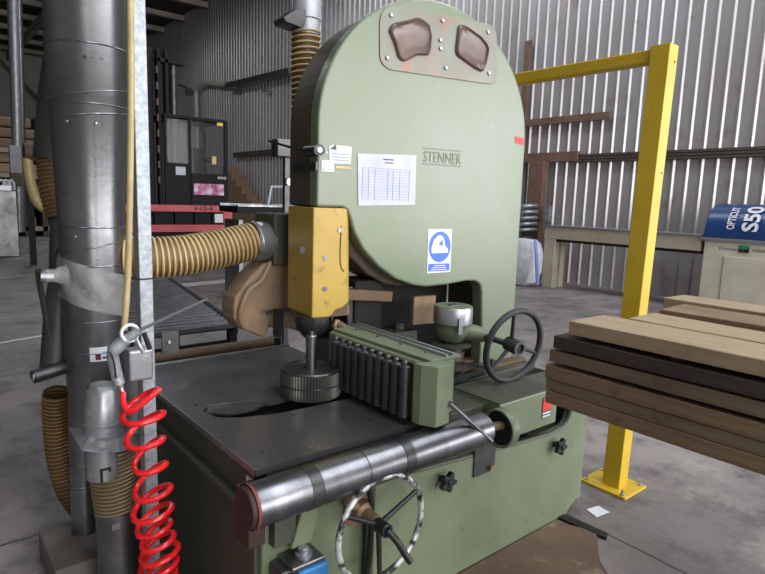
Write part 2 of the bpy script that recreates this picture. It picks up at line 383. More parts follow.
for (u,v) in ((196,405),(262,452),(370,420),(248,358),(277,357),(293,415)):
    p=PZ(u,v,.80); MB().rev([(.008,0),(.008,.0015),(.004,.002)],(p.x,p.y,.7995),seg=12).build('countersunk_screw','void',TB)
MB().box((.853,3.05,.76),(1.80,3.062,.803)).box((.851,1.66,.778),(.8555,3.05,.8015)).build('table_rim','table_edge',saw)
# --- deck right of the table
dk=MB(); dk.box((1.78,1.70,.72),(2.19,2.9,.77)); dk.box((2.19,1.70,.72),(2.86,1.87,.77)); dk.box((2.19,2.0,.72),(2.86,2.9,.77))
dk.build('deck','green_dark',saw,bevel=.005)
MB().box((2.19,1.87,.70),(2.86,2.0,.722)).build('deck_slot','void',saw)
MB().beam((1.85,1.92,.80),(2.45,2.03,.80),.03,.03).build('slide_bar','darksteel',saw)
for a in ((2.2,2.06,2.85,2.12),(2.2,2.2,2.85,2.27)): MB().box((a[0],a[1],.77),(a[2],a[3],.79)).build('deck_slat','brownrust',saw,bevel=.004)
MB().prism([(1.9,2.16),(2.35,2.16),(2.75,2.42),(2.2,2.5)],lambda a,b,t:Vector((a,b,t)),.77,.81).build('dusty_cover_plate','tan',saw,bevel=.005)
# gearbox in the recess
gb=MB().prism([(1.62,.60),(1.62,.785),(1.93,.785),(1.93,.60)],lambda a,b,t:Vector((t,a,b)),2.07,2.53).build('gearbox','green',saw,bevel=.006)
MB().box((2.07,1.625,.784),(2.53,1.93,.79)).build('gearbox_lid','green_dark',gb)
MB().box((2.40,1.617,.648),(2.475,1.621,.755)).build('warning_label','inkdark',gb)
MB().prism([(2.402,.683),(2.473,.683),(2.473,.753),(2.402,.753)],lambda a,b,t:Vector((a,t,b)),1.6165,1.6155).build('red_triangle','red',gb)
for z in (.652,.668): MB().box((2.405,1.6155,z),(2.47,1.6165,z+.008)).build('warning_print','white',gb)
MB().box((2.53,1.75,.56),(2.72,1.96,.74)).build('recess_back','void',saw)
MB().rev([(.078,.015),(.08,.0),(.088,.0),(.09,.004),(.09,.045),(.07,.055)],(2.03,1.595,.69),(1,0,0),40).build('flange_disc','green',saw)
MB().rev([(.081,0),(.081,.004)],(2.042,1.595,.69),(1,0,0),36).build('flange_face','void',saw)
MB().cyl((1.88,1.565,.735),(2.05,1.585,.705),.02).build('roller_shaft','brownrust',saw)
# --- long steel infeed roller
c0=Vector((.785,1.56,.737)); RR=.072
def rx(u,v): return PY(u,v,1.52).x-.785
prof=[(RR-.012,-.004),(RR-.004,0),(RR,.006)]
cuts=[]
for u in (302,356,392):
    t=rx(u,0+ (505-u*.13)) ; cuts.append(t)
cuts=[.235,.43,.60]
L_=1.10
t=.006
for c in cuts: prof+=[(RR,c-.002),(RR-.0035,c-.0015),(RR-.0035,c+.0015),(RR,c+.002)]
prof+=[(RR,L_-.006),(RR-.006,L_)]
rol=MB().rev(prof,c0,(1,0,0),48).build('infeed_roller','steel',saw)
for a in (.19,.60):
    MB().rev([(RR+.0015,0),(RR+.0015,.045)],c0+Vector((a,0,0)),(1,0,0),48,cap=False).build('roller_band','darksteel',rol)
MB().rev([(.03,-.02),(.062,-.02),(.066,-.012),(.066,-.004)],c0,(1,0,0),36).build('end_plate','rustdark',rol)
MB().rev([(.074,-.006),(.074,.003)],c0,(1,0,0),40,cap=False).build('red_ring',mat('dull_red_ring',(120,52,46),.6),rol)
MB().box((.80,1.60,.56),(.862,1.70,.75)).build('roller_bearing_block','rustdark',saw,bevel=.006)
MB().prism([(1.02,.68),(1.085,.68),(1.045,.50),(.96,.50)],lambda a,b,t:Vector((a,t,b)),1.60,1.65).build('roller_bracket','green',saw,bevel=.006)
MB().box((.90,1.61,.52),(.985,1.65,.67)).build('bracket_shadow_box','green_dark',saw,bevel=.004)
# slotted plate below the flange
MB().prism([(1.94,.46),(2.06,.46),(2.085,.49),(2.085,.62),(1.94,.62)],lambda a,b,t:Vector((a,t,b)),1.642,1.649).build('slot_cover','darksteel',saw)
MB().cyl((2.05,1.64,.48),(2.05,1.625,.48),.012).build('clamp_bolt','brass',saw)
# conduit strip under the front handwheel
MB().box((1.31,1.632,0.1),(1.355,1.65,.60)).build('conduit_channel','green_dark',saw,bevel=.003)
MB().tube(spline([(1.15,1.635,.66),(1.24,1.60,.66),(1.30,1.60,.6),(1.315,1.61,.35),(1.28,1.62,.05)],6),.012,8).build('power_cable','black',saw)
# --- star knobs
def knob(p,name='star_knob'):
    p=Vector(p); k=MB()
    k.cyl(p,p+Vector((0,-.03,0)),.016,seg=16)
    pts=[]
    for i in range(40):
        a=2*PI*i/40; r=.037+.010*math.cos(5*a+.8); pts.append((r*math.cos(a),r*math.sin(a)))
    k.prism(pts,lambda a,b,t:p+Vector((a,t,b)),-.055,-.03)
    k.cyl(p+Vector((0,-.055,0)),p+Vector((0,-.062,0)),.014,seg=16)
    o=k.build(name,'black',saw,bevel=.003); return o
knob((1.735,1.65,.515)); knob((2.575,1.65,.46))
# --- handwheels
def handwheel(c,axis,Rr,rr,hub_back,nsp,phase,rimm,spm,hubm,name,hr=.03,hl=.06):
    c=Vector(c); x,y,d=frame_from(axis)
    rim=MB().torus(c,axis,Rr,rr).build(name,rimm,saw)
    for k in range(nsp):
        a=phase+2*PI*k/nsp; e=c+(x*math.cos(a)+y*math.sin(a))*(Rr)
        MB().cyl(c-d*.02,e,.011,.009,12).build('spoke',spm,rim)
    MB().rev([(hr,-hl*.6),(hr,hl*.5),(hr*.9,hl*.55),(hr*.6,hl*.55),(hr*.6,hl*.45)],c,axis,24).build('hub',hubm,rim)
    return rim,x,y,d
w1,x,y,d=handwheel((1.28,1.50,.52),(0,-1,0),.195,.0115,.1,3,2.6,'chrome','black','black','front_handwheel',.026,.06)
MB().rev([(.07,0),(.07,.012),(.045,.02),(.04,.05),(.026,.06),(.024,.12)],(1.28,1.65,.53),(0,-1,-.02),28).build('bearing_flange','brass',saw)
MB().tube(spline([(1.28,1.47,.52),(1.30,1.44,.49),(1.33,1.42,.43),(1.345,1.41,.405)],5),.013,12).build('crank_handle','black',w1)
MB().cyl((1.28,1.63,.53),(1.20,1.60,.60),.018,seg=12).build('lubricator','brass',saw)
hc=PY(514,346,1.80)
ax=Vector((-.12,-.97,-.12)).normalized()
w2,x,y,d=handwheel(hc,ax,.187,.0165,.1,3,PI/2+.2,'rubber','rubber','rubber','top_handwheel',.038,.075)
MB().rev([(.039,0),(.039,.004),(.026,.004)],hc+ax*.042,ax,24,cap=False).build('bright_hub_ring','steel',w2)
a=math.radians(140); rimpts=[]
for k in range(5):
    th=1.0+k*.05
# --- tension pot behind handwheel
pc=Vector((PY(452,330,2.1).x,2.1,.77))
MB().rev([(.06,0),(.06,.13),(.045,.16),(.045,.19)],pc,(0,0,1),28).build('pot_pedestal','green_dark',saw)
MB().rev([(.04,.19),(.06,.20),(.083,.235),(.088,.26),(.088,.30),(.06,.305)],pc,(0,0,1),36).build('pot_body','green',saw)
pt=MB().rev([(.088,.30),(.105,.30),(.105,.38),(.101,.387),(.001,.387)],pc,(0,0,1),40).build('pot_cap','alu',saw)
MB().rev([(.096,.3865),(.096,.390),(.001,.391)],pc,(0,0,1),40).build('cap_top','hood',pt)
MB().box((-.03,-.012,.391),(.03,.012,.395),lambda p:pc+p).build('cap_plate','darksteel',pt)
MB().box((-.014,-.006,0),(.014,0,.085),lambda p:pc+Vector((-.045,-.097,.255))+p).build('clip','alu',pt)
MB().tube([pc+Vector((.05,-.02,.25)),pc+Vector((.12,-.08,.235)),pc+Vector((.15,-.13,.225))],[.05,.042,.03],18).build('spout','green',saw)
MB().cyl(pc+Vector((.12,-.09,.235)),hc,.016,seg=14).build('wheel_shaft','darksteel',saw)
MB().rev([(.035,0),(.105,.005),(.105,.015),(.05,.02)],pc+Vector((0,0,.17)),(0,0,1),32).build('pot_flange','green_dark',saw)
MB().beam(pc+Vector((-.22,.1,.10)),pc+Vector((.13,-.19,.08)),.05,.012).build('slotted_arm','darksteel',saw)
MB().cyl(pc+Vector((.12,-.18,.07)),pc+Vector((.12,-.18,.12)),.014,seg=12).build('arm_bolt','darksteel',saw)
# --- hood
HA=math.radians(-8); HD=Vector((math.cos(HA),math.sin(HA),0)); HN=Vector((-HD.y,HD.x,0)); HO=Vector((1.52,2.30,0))
def HP(u,z,n=0): return HO+HD*u+HN*n+Vector((0,0,z))
arc=[(.63+.65*math.cos(a),2.035+.65*math.sin(a)) for a in [PI-PI*k/40 for k in range(41)]]
bottom=[(1.285,.77),(1.03,.77),(1.03,.98),(1.015,1.20),(1.0,1.245),(.965,1.265),(.90,1.268),(.76,1.254),(.627,1.249),(.54,1.262),(.43,1.30),(.326,1.367),(.235,1.454),(.185,1.532),(.156,1.613),(.14,1.645),(.117,1.658),(-.02,1.658)]
hood_poly=arc+bottom
hf=lambda a,b,t:HP(a,b,t)
HOOD=MB().prism(hood_poly,hf,0,.088).build('hood','hood',saw,bevel=.012,bseg=3)
sc=lambda p,k:(.63+(p[0]-.63)*k,2.03+(p[1]-2.03)*k) if p[1]>1.9 else (.63+(p[0]-.63)*k,p[1])
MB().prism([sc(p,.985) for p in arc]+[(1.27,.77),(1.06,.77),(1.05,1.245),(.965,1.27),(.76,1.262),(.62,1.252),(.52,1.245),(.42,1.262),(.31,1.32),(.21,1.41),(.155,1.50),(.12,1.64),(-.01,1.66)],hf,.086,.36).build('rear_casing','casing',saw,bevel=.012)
# dark works visible below the belly
MB().prism([(.42,.77),(1.0,.77),(1.0,1.22),(.42,1.22)],hf,.30,.38).build('column_back','void',saw)  # black plate; the open interior's darkness is put into its colour
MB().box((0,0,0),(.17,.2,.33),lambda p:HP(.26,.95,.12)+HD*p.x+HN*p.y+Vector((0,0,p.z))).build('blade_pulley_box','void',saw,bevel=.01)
MB().box((0,0,0),(.15,.03,.16),lambda p:HP(.62,1.02,.1)+HD*p.x+HN*p.y+Vector((0,0,p.z))).build('beige_wiper_block','tan',saw,bevel=.005)
MB().beam(HP(.14,1.225,.095),HP(.46,1.195,.095),.05,.055).build('cross_bar','brownrust',saw,bevel=.004)
MB().beam(HP(.24,1.25,.15),HP(.25,.90,.15),.03,.03).build('guide_post','darksteel',saw)
MB().box((0,0,0),(.3,.02,.11),lambda p:HP(.12,.98,.32)+HD*p.x+HN*p.y+Vector((0,0,p.z))).build('far_fence_plate','galv_dull',saw)
gp=PY(395,340,2.45)
MB().box((gp.x-.08,2.35,.80),(gp.x+.08,2.5,.98)).cyl((gp.x,2.42,.98),(gp.x,2.42,1.02),.03).build('guide_clamp','green_dark',saw,bevel=.006)
# window plate
wp=[(0.286,2.52),(.292,2.56),(.315,2.59),(.345,2.603),(.375,2.606),(.945,2.632),(.985,2.622),(1.005,2.60),(1.013,2.575),(1.03,2.385),(1.02,2.35),(1.0,2.335),(.969,2.33),(.355,2.318),(.32,2.33),(.30,2.35),(.292,2.375)]
WP=MB().prism(wp,hf,-.006,0).build('inspection_plate','pinkred',HOOD,bevel=.002)
W1=[(0.333,2.492),(.343,2.515),(.362,2.532),(.43,2.555),(.498,2.583),(.53,2.58),(.57,2.560),(.588,2.51),(.583,2.436),(.57,2.415),(.54,2.41),(.506,2.406),(.46,2.38),(.427,2.364),(.405,2.368),(.39,2.38),(.366,2.439)]
W2=[(.744,2.575),(.755,2.592),(.78,2.598),(.80,2.595),(.85,2.578),(.90,2.561),(.945,2.53),(.961,2.506),(.955,2.46),(.948,2.43),(.93,2.39),(.914,2.383),(.89,2.387),(.863,2.395),(.81,2.415),(.75,2.438),(.738,2.455),(.736,2.48)]
def bulge(poly,name):
    cx=sum(p[0] for p in poly)/len(poly); cz=sum(p[1] for p in poly)/len(poly); mb=MB(); rings=[]; n=len(poly)
    for k,(s,h) in enumerate(((1,-.005),(.97,-.016),(.9,-.022),(.8,-.012),(.5,-.008),(.2,-.008))):
        for p in poly: mb.v.append(HP(cx+(p[0]-cx)*s,cz+(p[1]-cz)*s,h))
    for k in range(5):
        for i in range(n):
            j=(i+1)%n; mb.f.append([k*n+i,k*n+j,(k+1)*n+j,(k+1)*n+i]); mb.sm.append(True)
    mb.f.append([5*n+i for i in range(n)]); mb.sm.append(True)
    return mb.build(name,'mirror',HOOD)
lab(bulge(W1,'viewing_window'),'larger left moulded viewing window'); lab(bulge(W2,'viewing_window'),'smaller right moulded viewing window')
for u,z in ((.346,2.564),(.649,2.593),(.949,2.589),(.333,2.369),(.683,2.372),(.971,2.385),(.64,2.50),(.645,2.46)):
    MB().rev([(.011,0),(.011,.005),(.007,.009)],HP(u,z,-.005),-HN,12).build('bolt','alu',HOOD)
# cast name
tf=lambda oz,ou,n:(lambda a,b,c:HP(ou+a,oz+b,n))
M['emboss']=mat('raised_green_lettering',(104,118,92),.5)
text('maker_name_lettering','STENNER','emboss',HOOD,(0,0,0),HD,(0,0,1),1,fit=(.245,.055),fn=tf(1.899,.572,-.0025))
MB().box((0,0,0),(.25,.003,.004),lambda p:HP(.57+p.x,1.966+p.z,-p.y)).build('name_border','emboss',HOOD)
MB().box((0,0,0),(.25,.003,.004),lambda p:HP(.57+p.x,1.888+p.z,-p.y)).build('name_border','emboss',HOOD)
# notice sheet
NS=MB().prism([(.187,1.914),(.525,1.928),(.53,1.68),(.198,1.668)],hf,-.004,0).build('notice_sheet','paper',HOOD)
def nbar(x0,x1,z,h,m='ink'):
    MB().box((x0,0,z),(x1,.001,z+h),lambda p:HP(p.x,p.z,-.0042-p.y)).build('printed_line',m,HOOD)
nb=MB()
for i,z in enumerate([1.85-.0135*k for k in range(12)]):
    nb.box((.215,0,z),(.49,.001,z+.0022),lambda p:HP(p.x,p.z,-.0045-p.y))
for xx in (.215,.25,.285,.36,.39,.43,.488):
    nb.box((xx,0,1.70),(xx+.0018,.001,1.85),lambda p:HP(p.x,p.z,-.0045-p.y))
nb.build('printed_table','ink',HOOD)
nb=MB().box((.33,0,1.893),(.39,.001,1.899),lambda p:HP(p.x,p.z,-.0045-p.y)).box((.34,0,1.878),(.39,.001,1.883),lambda p:HP(p.x,p.z,-.0045-p.y)); nb.build('printed_heading','inkdark',HOOD)
MB().prism([(.037,1.935),(.055,1.945),(.154,1.942),(.152,1.862),(.04,1.86)],hf,-.003,0).build('instruction_sticker','white',HOOD)
MB().prism([(.04,1.925),(.072,1.948),(.074,1.922)],hf,-.0045,-.003).build('warning_mark','inkdark',HOOD)
MB().prism([(.075,1.851),(.158,1.848),(.158,1.838),(.075,1.84)],hf,-.002,0).build('small_strip_label','cream',HOOD)
for k in range(3): MB().box((.05,0,1.875+.014*k),(.14,.001,1.879+.014*k),lambda p:HP(p.x,p.z,-.0035-p.y)).build('printed_line','ink',HOOD)
MB().prism([(1.193,2.078),(1.262,2.070),(1.268,2.032),(1.198,2.04)],hf,-.002,.0).build('red_label','red',HOOD)
# mandatory sign
SG=MB().prism([(.622,1.556),(.779,1.556),(.781,1.324),(.626,1.322)],hf,-.002,0).build('safety_sign','white',HOOD)
cx,cz=.702,1.462
MB().prism([(cx+.072*math.cos(a),cz+.082*math.sin(a)) for a in [2*PI*k/32 for k in range(32)]],hf,-.0032,-.002).build('blue_disc','blue',HOOD)
MB().prism([(.645,1.455),(.66,1.50),(.69,1.525),(.715,1.52),(.73,1.495),(.735,1.47),(.755,1.45),(.757,1.43),(.648,1.428)],hf,-.0044,-.0032).build('white_pictogram','white',HOOD)
MB().prism([(.69,1.478),(.72,1.50),(.718,1.465)],hf,-.0054,-.0044).build('pictogram_detail','blue',HOOD)
MB().box((.632,0,1.332),(.772,.0012,1.372),lambda p:HP(p.x,p.z,-.002-p.y)).build('blue_caption','blue',HOOD)
for k in range(3): MB().box((.648+.01*k,0,1.338+.011*k),(.755-.006*k,.0006,1.342+.011*k),lambda p:HP(p.x,p.z,-.0034-p.y)).build('caption_line','white',HOOD)
# hinge and lamp on the hood's left edge
MB().box((-.028,.0,1.825),(-.02,.30,1.862),lambda p:HP(p.x,p.z,p.y)).build('hinge_strap','darksteel',HOOD)
MB().box((.0,0,1.822),(.062,.004,1.872),lambda p:HP(p.x,p.z,-p.y)).build('hinge_leaf','alu',HOOD)
for a,b in ((.012,1.832),(.045,1.832),(.012,1.862),(.045,1.862)): MB().rev([(.007,0),(.006,.004)],HP(a,b,-.004),-HN,10).build('hinge_screw','steel',HOOD)
MB().cyl(HP(-.03,1.915,.09),HP(-.035,1.912,-.05),.026,seg=20).build('switch_button','black',HOOD)
MB().rev([(.018,0),(.012,.006)],HP(-.035,1.912,-.05),-HN,16).build('switch_lens','alu',HOOD)
MB().rev([(.008,0),(.006,.004)],HP(.022,1.908,0),-HN,12).build('screw','steel',HOOD)
MB().tube(spline([HP(-.03,1.915,.09),HP(-.035,1.93,.2),HP(-.05,1.955,.34),HP(-.09,1.98,.44)],6),.006,8).build('switch_cable','black',HOOD)
# side vent port of the hood (dust outlet box)
PB=MB().box((1.50,2.70,1.34),(1.74,2.92,1.61)).build('dust_outlet_box','green_dark',saw,bevel=.01)
MB().cyl((1.42,2.80,1.46),(1.52,2.80,1.46),.105,seg=32).build('outlet_collar','galv',saw)
# --- blade guard
G0,G1=-.035,.158
gd=MB()
vs=[HP(G0,1.66,.004),HP(G1-.03,1.66,.004),HP(G0-.002,1.128,.004),HP(G1+.01,1.115,.004)]
gpoly=[(G0,.004),(G1-.02,.004),(G1-.0,.02),(G1-.0,.30),(G0+.0,.31)]
n=len(gpoly); gz1=1.655
v=[HP(a,gz1,t) for a,t in gpoly]+[HP(a+(.015 if a>0 else 0),1.13,t) for a,t in gpoly]
GD=MB().add(v,[list(range(n)),list(range(n,2*n))[::-1]]+[[i,i+n,(i+1)%n+n,(i+1)%n] for i in range(n)]).build('blade_guard','yellow',saw,bevel=.006)
for u,z in ((.03,1.42),(.03,1.27),(.105,1.55)):
    MB().rev([(.012,0),(.012,.003),(.005,.003)],HP(u,z,.003),-HN,14).build('guard_screw','steel',GD)
MB().tube(spline([HP(.112,1.57,.002),HP(.108,1.45,.002),HP(.113,1.38,.002),HP(.13,1.35,.002)],5),.0025,6).build('guard_seam','brownrust',GD)
MB().box((0,.10,1.43),(.001,.15,1.46),lambda p:HP(G0-.002+p.x,p.z,p.y)).build('small_label','white',GD)
MB().prism([(.06,1.132),(.155,1.132),(.16,1.20),(.13,1.175),(.09,1.165)],hf,.0008,.003).build('rust_patch','brownrust',GD)
# pressure guide assembly under the guard
MB().rev([(.03,0),(.055,.02),(.085,.06),(.095,.10),(.095,.13)],(1.555,2.40,1.0),(0,0,1),24).build('guide_housing','darksteel',saw)
MB().tube(spline([HP(.09,1.10,.02),HP(.14,1.07,-.01),HP(.16,1.03,.0),HP(.165,.98,.03)],5),.018,10).build('guide_arm','brownrust',saw)
MB().torus(HP(.10,1.085,.0),-HN+HD*.6,.022,.008,20,8).build('guide_ring','brass',saw)
MB().box((1.62,2.28,.80),(1.67,2.36,1.02)).build('blade_guide_block','darksteel',saw,bevel=.006)
MB().box((1.595,2.3,.79),(1.60,2.45,1.14)).build('saw_blade','steel',saw)
# --- toothed feed roll
GC=(1.418,2.205); 
gm=MB(); teeth=62; prof=[]
for k in range(teeth*2):
    a=2*PI*k/(teeth*2); r=.133 if k%2 else .139; prof.append((GC[0]+r*math.cos(a),GC[1]+r*math.sin(a)))
gm.prism(prof,lambda a,b,t:Vector((a,b,t)),.805,.857); gm.prism(prof,lambda a,b,t:Vector((a,b,t)),.863,.918)
GR=gm.build('toothed_feed_roll','gear',saw)
MB().rev([(.130,.0),(.130,.12),(.134,.122),(.130,.127),(.11,.127),(.108,.121),(.001,.121)],(GC[0],GC[1],.80),(0,0,1),48).build('roll_core','darksteel',GR)
MB().rev([(.026,.10),(.026,.275),(.022,.28),(.012,.28),(.012,.29),(.006,.295)],(GC[0],GC[1],.80),(0,0,1),24).build('roll_spindle','steel',GR)
# --- roller feed unit
FU=MB()
body=[(1.565,2.28),(1.565,1.66),(1.60,1.60),(1.73,1.60),(1.76,1.66),(1.76,2.28)]
FUo=MB().prism(body,lambda a,b,t:Vector((a,b,t)),.835,1.062).build('feed_unit_housing','green',saw,bevel=.006)
cap=[PZ(419,424,.83),PZ(435.6,427,.83),PZ(449,422,.83)]
cpoly=[(cap[0].x-.005,cap[0].y+.04),(cap[0].x,cap[0].y),(cap[1].x,cap[1].y),(cap[2].x,cap[2].y),(cap[2].x+.02,cap[2].y+.06)]
MB().prism(cpoly,lambda a,b,t:Vector((a,b,t)),.825,1.07).build('end_cap','green',FUo,bevel=.004)
MB().box((1.548,1.66,1.05),(1.57,2.22,1.058)).build('roller_top_plate','green_dark',FUo)
MB().box((1.59,1.60,1.062),(1.765,2.28,1.076)).build('unit_lid','green',FUo,bevel=.003)
for dx in (.70,.74): 
    MB().beam((1.0+dx-.02,1.60,1.082),(1.0+dx+.0,2.28,1.082),.012,.012).build('lid_rail','alu',FUo)
for k in range(4): MB().rev([(.008,0),(.008,.006)],(1.66,1.70+.16*k,1.076),seg=10).build('lid_screw','steel',FUo)
for k in range(10):
    y=1.685+.0535*k; p=(1.53,y,.828)
    r_=MB().rev([(.016,0),(.0245,.003),(.0245,.212),(.016,.218)],p,(0,0,1),20).build('press_roller','darksteel',FUo)
    MB().rev([(.012,.218),(.012,.232),(.007,.236)],p,(0,0,1),10).build('roller_pin','steel',r_)
MB().cyl(PY(449,403,1.53),PY(491,441,1.49),.011,seg=14).build('clamp_lever','galv_dull',saw)
MB().cyl(PY(489.5,439.5,1.492),PY(491.5,441.5,1.489),.0095,seg=14).build('lever_tip','alu',saw)
# --- tan dust chute casting behind the guard
ch=[(262,262),(247,276),(232,297),(230.5,308),(231,318),(238,328),(262,337),(266,326),(290,328),(300,332),(300,262)]
poly=[(PY(u,v,2.78).x,PY(u,v,2.78).z) for u,v in ch]
CH=MB().prism(poly,lambda a,b,t:Vector((a,t,b)),2.74,2.90).build('dust_chute','tan',saw,bevel=.015,bseg=3)
MB().tube(spline([PY(270,262,2.74),PY(262,280,2.71),PY(248,292,2.70),PY(240,315,2.72),PY(244,328,2.74)],6),.012,8).build('chute_rib','tan',CH)
MB().beam(PY(266,313,2.68),PY(290,309,2.62),.02,.02).build('chute_catch','black',CH)
MB().box((1.47,2.60,.98),(1.50,2.66,1.12)).build('catch_block','black',CH)
# blue valve box in front of base
VB=thing('hydraulic_valve','blue and silver valve block under the steel roller, beside the front handwheel','valve',(.99,1.585,.30))
MB().box((.95,1.53,.30),(1.07,1.645,.455)).build('valve_body','bluebox',VB,bevel=.008)
MB().box((.90,1.56,.30),(.97,1.645,.46)).build('valve_side','darksteel',VB,bevel=.008)
MB().box((.93,1.54,.455),(1.06,1.64,.475)).build('top_flange','galv_dull',VB,bevel=.006)
MB().rev([(.03,0),(.03,.012),(.02,.014),(.02,.028),(.014,.032)],(1.0,1.585,.475),(0,0,1),18).build('cap_nut','alu',VB)
MB().box((.93,1.56,0),(1.03,1.64,.30)).build('valve_foot','green_dark',VB)
# wooden sheet and debris by the base
tag(MB().prism([(1.25,1.64),(2.62,1.64),(2.72,1.45),(2.50,1.30),(2.2,.95),(1.5,1.0)],lambda a,b,t:Vector((a,b,t)),0,.012).build('plywood_sheet',mat('trodden_plywood',(112,90,70),.8,0,(78,64,54),3,.9,.2,20,col3=(140,122,102),s3=4,t3=(.55,.7))),'trodden brown plywood sheet on the floor along the saw base','sheet')
tag(MB().add([(2.89,1.61,.002),(2.98,1.59,.003),(2.96,1.51,.008),(2.86,1.53,.002),(2.89,1.61,.005),(2.98,1.59,.006),(2.96,1.51,.011),(2.86,1.53,.005)],[(0,1,2,3),(7,6,5,4),(0,4,5,1),(1,5,6,2),(2,6,7,3),(3,7,4,0)]).build('paper_scrap','white'),'small grey-white paper scrap on the floor by the yellow post foot','paper')
tag(MB().prism([(2.67,1.66),(2.72,1.68),(2.75,1.40),(2.70,1.38)],lambda a,b,t:Vector((a,b,t)),.0,.014).build('steel_floor_plate','void'),'thin dark plate lying beside the corner of the saw base','plate')
# ================================================================= YELLOW FRAME
yf=thing('guard_frame','tall yellow steel post with crossbar standing behind the timber stack','frame',(3.29,1.66,0))
A=0
MB().box((3.24,1.61,.012),(3.34,1.72,2.59),lambda p:p+Vector((.036,-.028,0))*(p.z/2.6)).build('post','ypost',yf,bevel=.004)
MB().box((3.17,1.53,0),(3.43,1.83,.016)).build('base_plate','ypost',yf,bevel=.003)
for x_,y_ in ((3.19,1.56),(3.40,1.56),(3.20,1.80),(3.40,1.80)): MB().rev([(.012,0),(.012,.012),(.007,.014),(.007,.035)],(x_,y_,.016),seg=10).build('anchor_bolt','alu',yf)
MB().box((3.29,1.69,2.50),(3.36,2.98,2.578)).build('crossbar','ypost',yf,bevel=.012,bseg=3)
MB().box((3.27,2.98,.012),(3.37,3.09,2.59)).build('post','ypost',yf,bevel=.004)
MB().box((3.17,2.9,0),(3.43,3.18,.016)).build('base_plate','ypost',yf,bevel=.003)
for z in (2.5,1.9,1.05): MB().rev([(.006,0),(.006,.002)],(3.31+.014*z,1.61-.0108*z,z),(0,-1,0),10).build('bolt_hole','void',yf)
# ================================================================= TIMBER STACK
def board(x0,x1,y0,y1,z0,z1,m,label,skew=0,group='boards in the timber stack'):
    mb=MB(); nseg=10; ring=[]
    for i in range(nseg+1):
        t=i/nseg; y=y0+(y1-y0)*t; w=.0015
        o=[random.uniform(-w,w) for _ in range(4)]
        xx0=x0+skew*t; xx1=x1+skew*t
        mb.v+= [Vector((xx0+o[0],y,z0)),Vector((xx1+o[1],y,z0)),Vector((xx1+o[1],y,z1+o[2])),Vector((xx0+o[0],y,z1+o[3]))]
    for i in range(nseg):
        for k in range(4):
            k2=(k+1)%4; mb.f.append([i*4+k,i*4+k2,i*4+4+k2,i*4+4+k]); mb.sm.append(False)
    mb.f.append([0,1,2,3]); mb.sm.append(False); n=nseg*4; mb.f.append([n+3,n+2,n+1,n]); mb.sm.append(False)
    o=mb.build('sawn_board',m,None,bevel=.002,bseg=1); tag(o,label,'board',group); return o
Ys=-1.6
col1=[(.979,1.026,1.205,'wood4','lowest board of the front pile, rough dark brown'),
(1.028,1.070,1.210,'wood2','second board from the bottom of the front pile, pale edge with greenish end'),
(1.072,1.122,1.214,'wood4','third board from the bottom of the front pile, warm brown'),
(1.136,1.180,1.203,'wood2','fourth board from the bottom of the front pile, above a dark gap'),
(1.190,1.236,1.187,'wood3','very dark brown board, second from the top of the front pile'),
(1.252,1.300,1.130,'wood','palest board on top of the front pile, above the dark one')]
offs=[0,.004,0,.003,-.004,.0]
for (z0,z1,y1,m,l),dx in zip(col1,offs): board(1.80+dx,2.02+dx,Ys+random.uniform(-.05,.05),y1,z0,z1,m,l)
for i,(z0,z1) in enumerate(((1.122,1.136),(1.18,1.19),(1.236,1.252))):
    for y in (-1.2,0.0,.75):
        tag(MB().box((1.84,y,z0),(2.3,y+.04,z1)).build('sticker_strip','wood2'),'thin spacer strip between boards inside the timber stack','spacer','spacer strips in the timber stack')
for k in range(6):
    z0,z1,y1,m,l=col1[k]
    board(2.04,2.24,Ys,y1-.05-.02*(k%3),z0,z1,['wood2','wood4','wood2','wood3','wood2','wood'][k],'board in the middle pile, behind the front pile' if k<5 else 'pale grey top board of the middle pile')
for k in range(6):
    z0,z1,y1,m,l=col1[k]
    if k==5: z1=1.315
    board(2.26,2.47,Ys,1.03,z0,z1,['wood2','wood4','wood2','wood3','wood2','wood4'][k],'board in the rear pile of the timber stack' if k<5 else 'rough reddish brown waney board in the rear pile')
for z0,z1 in ((.979,1.10),(1.10,1.2),(1.2,1.335)):
    pass
board(2.53,2.72,Ys,1.14,1.252,1.32,'wood','thick tan beam at the back of the timber stack, before the beige cabinet')
board(2.53,2.72,Ys,1.08,.979,1.249,'wood4','thick brown balk under the tan beam at the back of the timber stack')
for k,y in enumerate((-.62,-1.35)):
    t=thing('trestle','steel trestle with wooden top beam carrying the timber stack','trestle',(2.2,y,0),group='trestles under the timber stack')
    MB().box((1.75,y-.05,.88),(2.75,y+.05,.979)).build('top_beam','wood2',t,bevel=.004)
    for x_ in (1.8,2.7):
        for s in (-1,1): MB().beam((x_,y,.9),(x_,y+s*.25,0),.06,.06).build('leg','rail',t)
# ================================================================= LEFT DUCTS
D=thing('dust_extraction_duct','large tapering galvanised extraction duct on a concrete block at the left','duct',(.58,2.85,.12))
zs=[(4.6,.68,2.88,.163),(2.10,.68,2.88,.163),(2.095,.68,2.88,.160),(1.62,.672,2.88,.139),(1.52,.672,2.88,.138),(.98,.672,2.88,.137),(.74,.62,2.86,.085),(.60,.59,2.85,.062),(.12,.575,2.82,.058)]
mb=MB(); seg=40
for z,x_,y_,r in zs:
    for k in range(seg):
        a=2*PI*k/seg; mb.v.append(Vector((x_+r*math.cos(a),y_+r*math.sin(a),z)))
for i in range(len(zs)-1):
    for k in range(seg):
        k2=(k+1)%seg; mb.f.append([i*seg+k,(i+1)*seg+k,(i+1)*seg+k2,i*seg+k2]); mb.sm.append(True)
mb.f.append([k for k in range(seg)]); mb.sm.append(False)
DU=mb.build('duct_body','galv_dull',D)
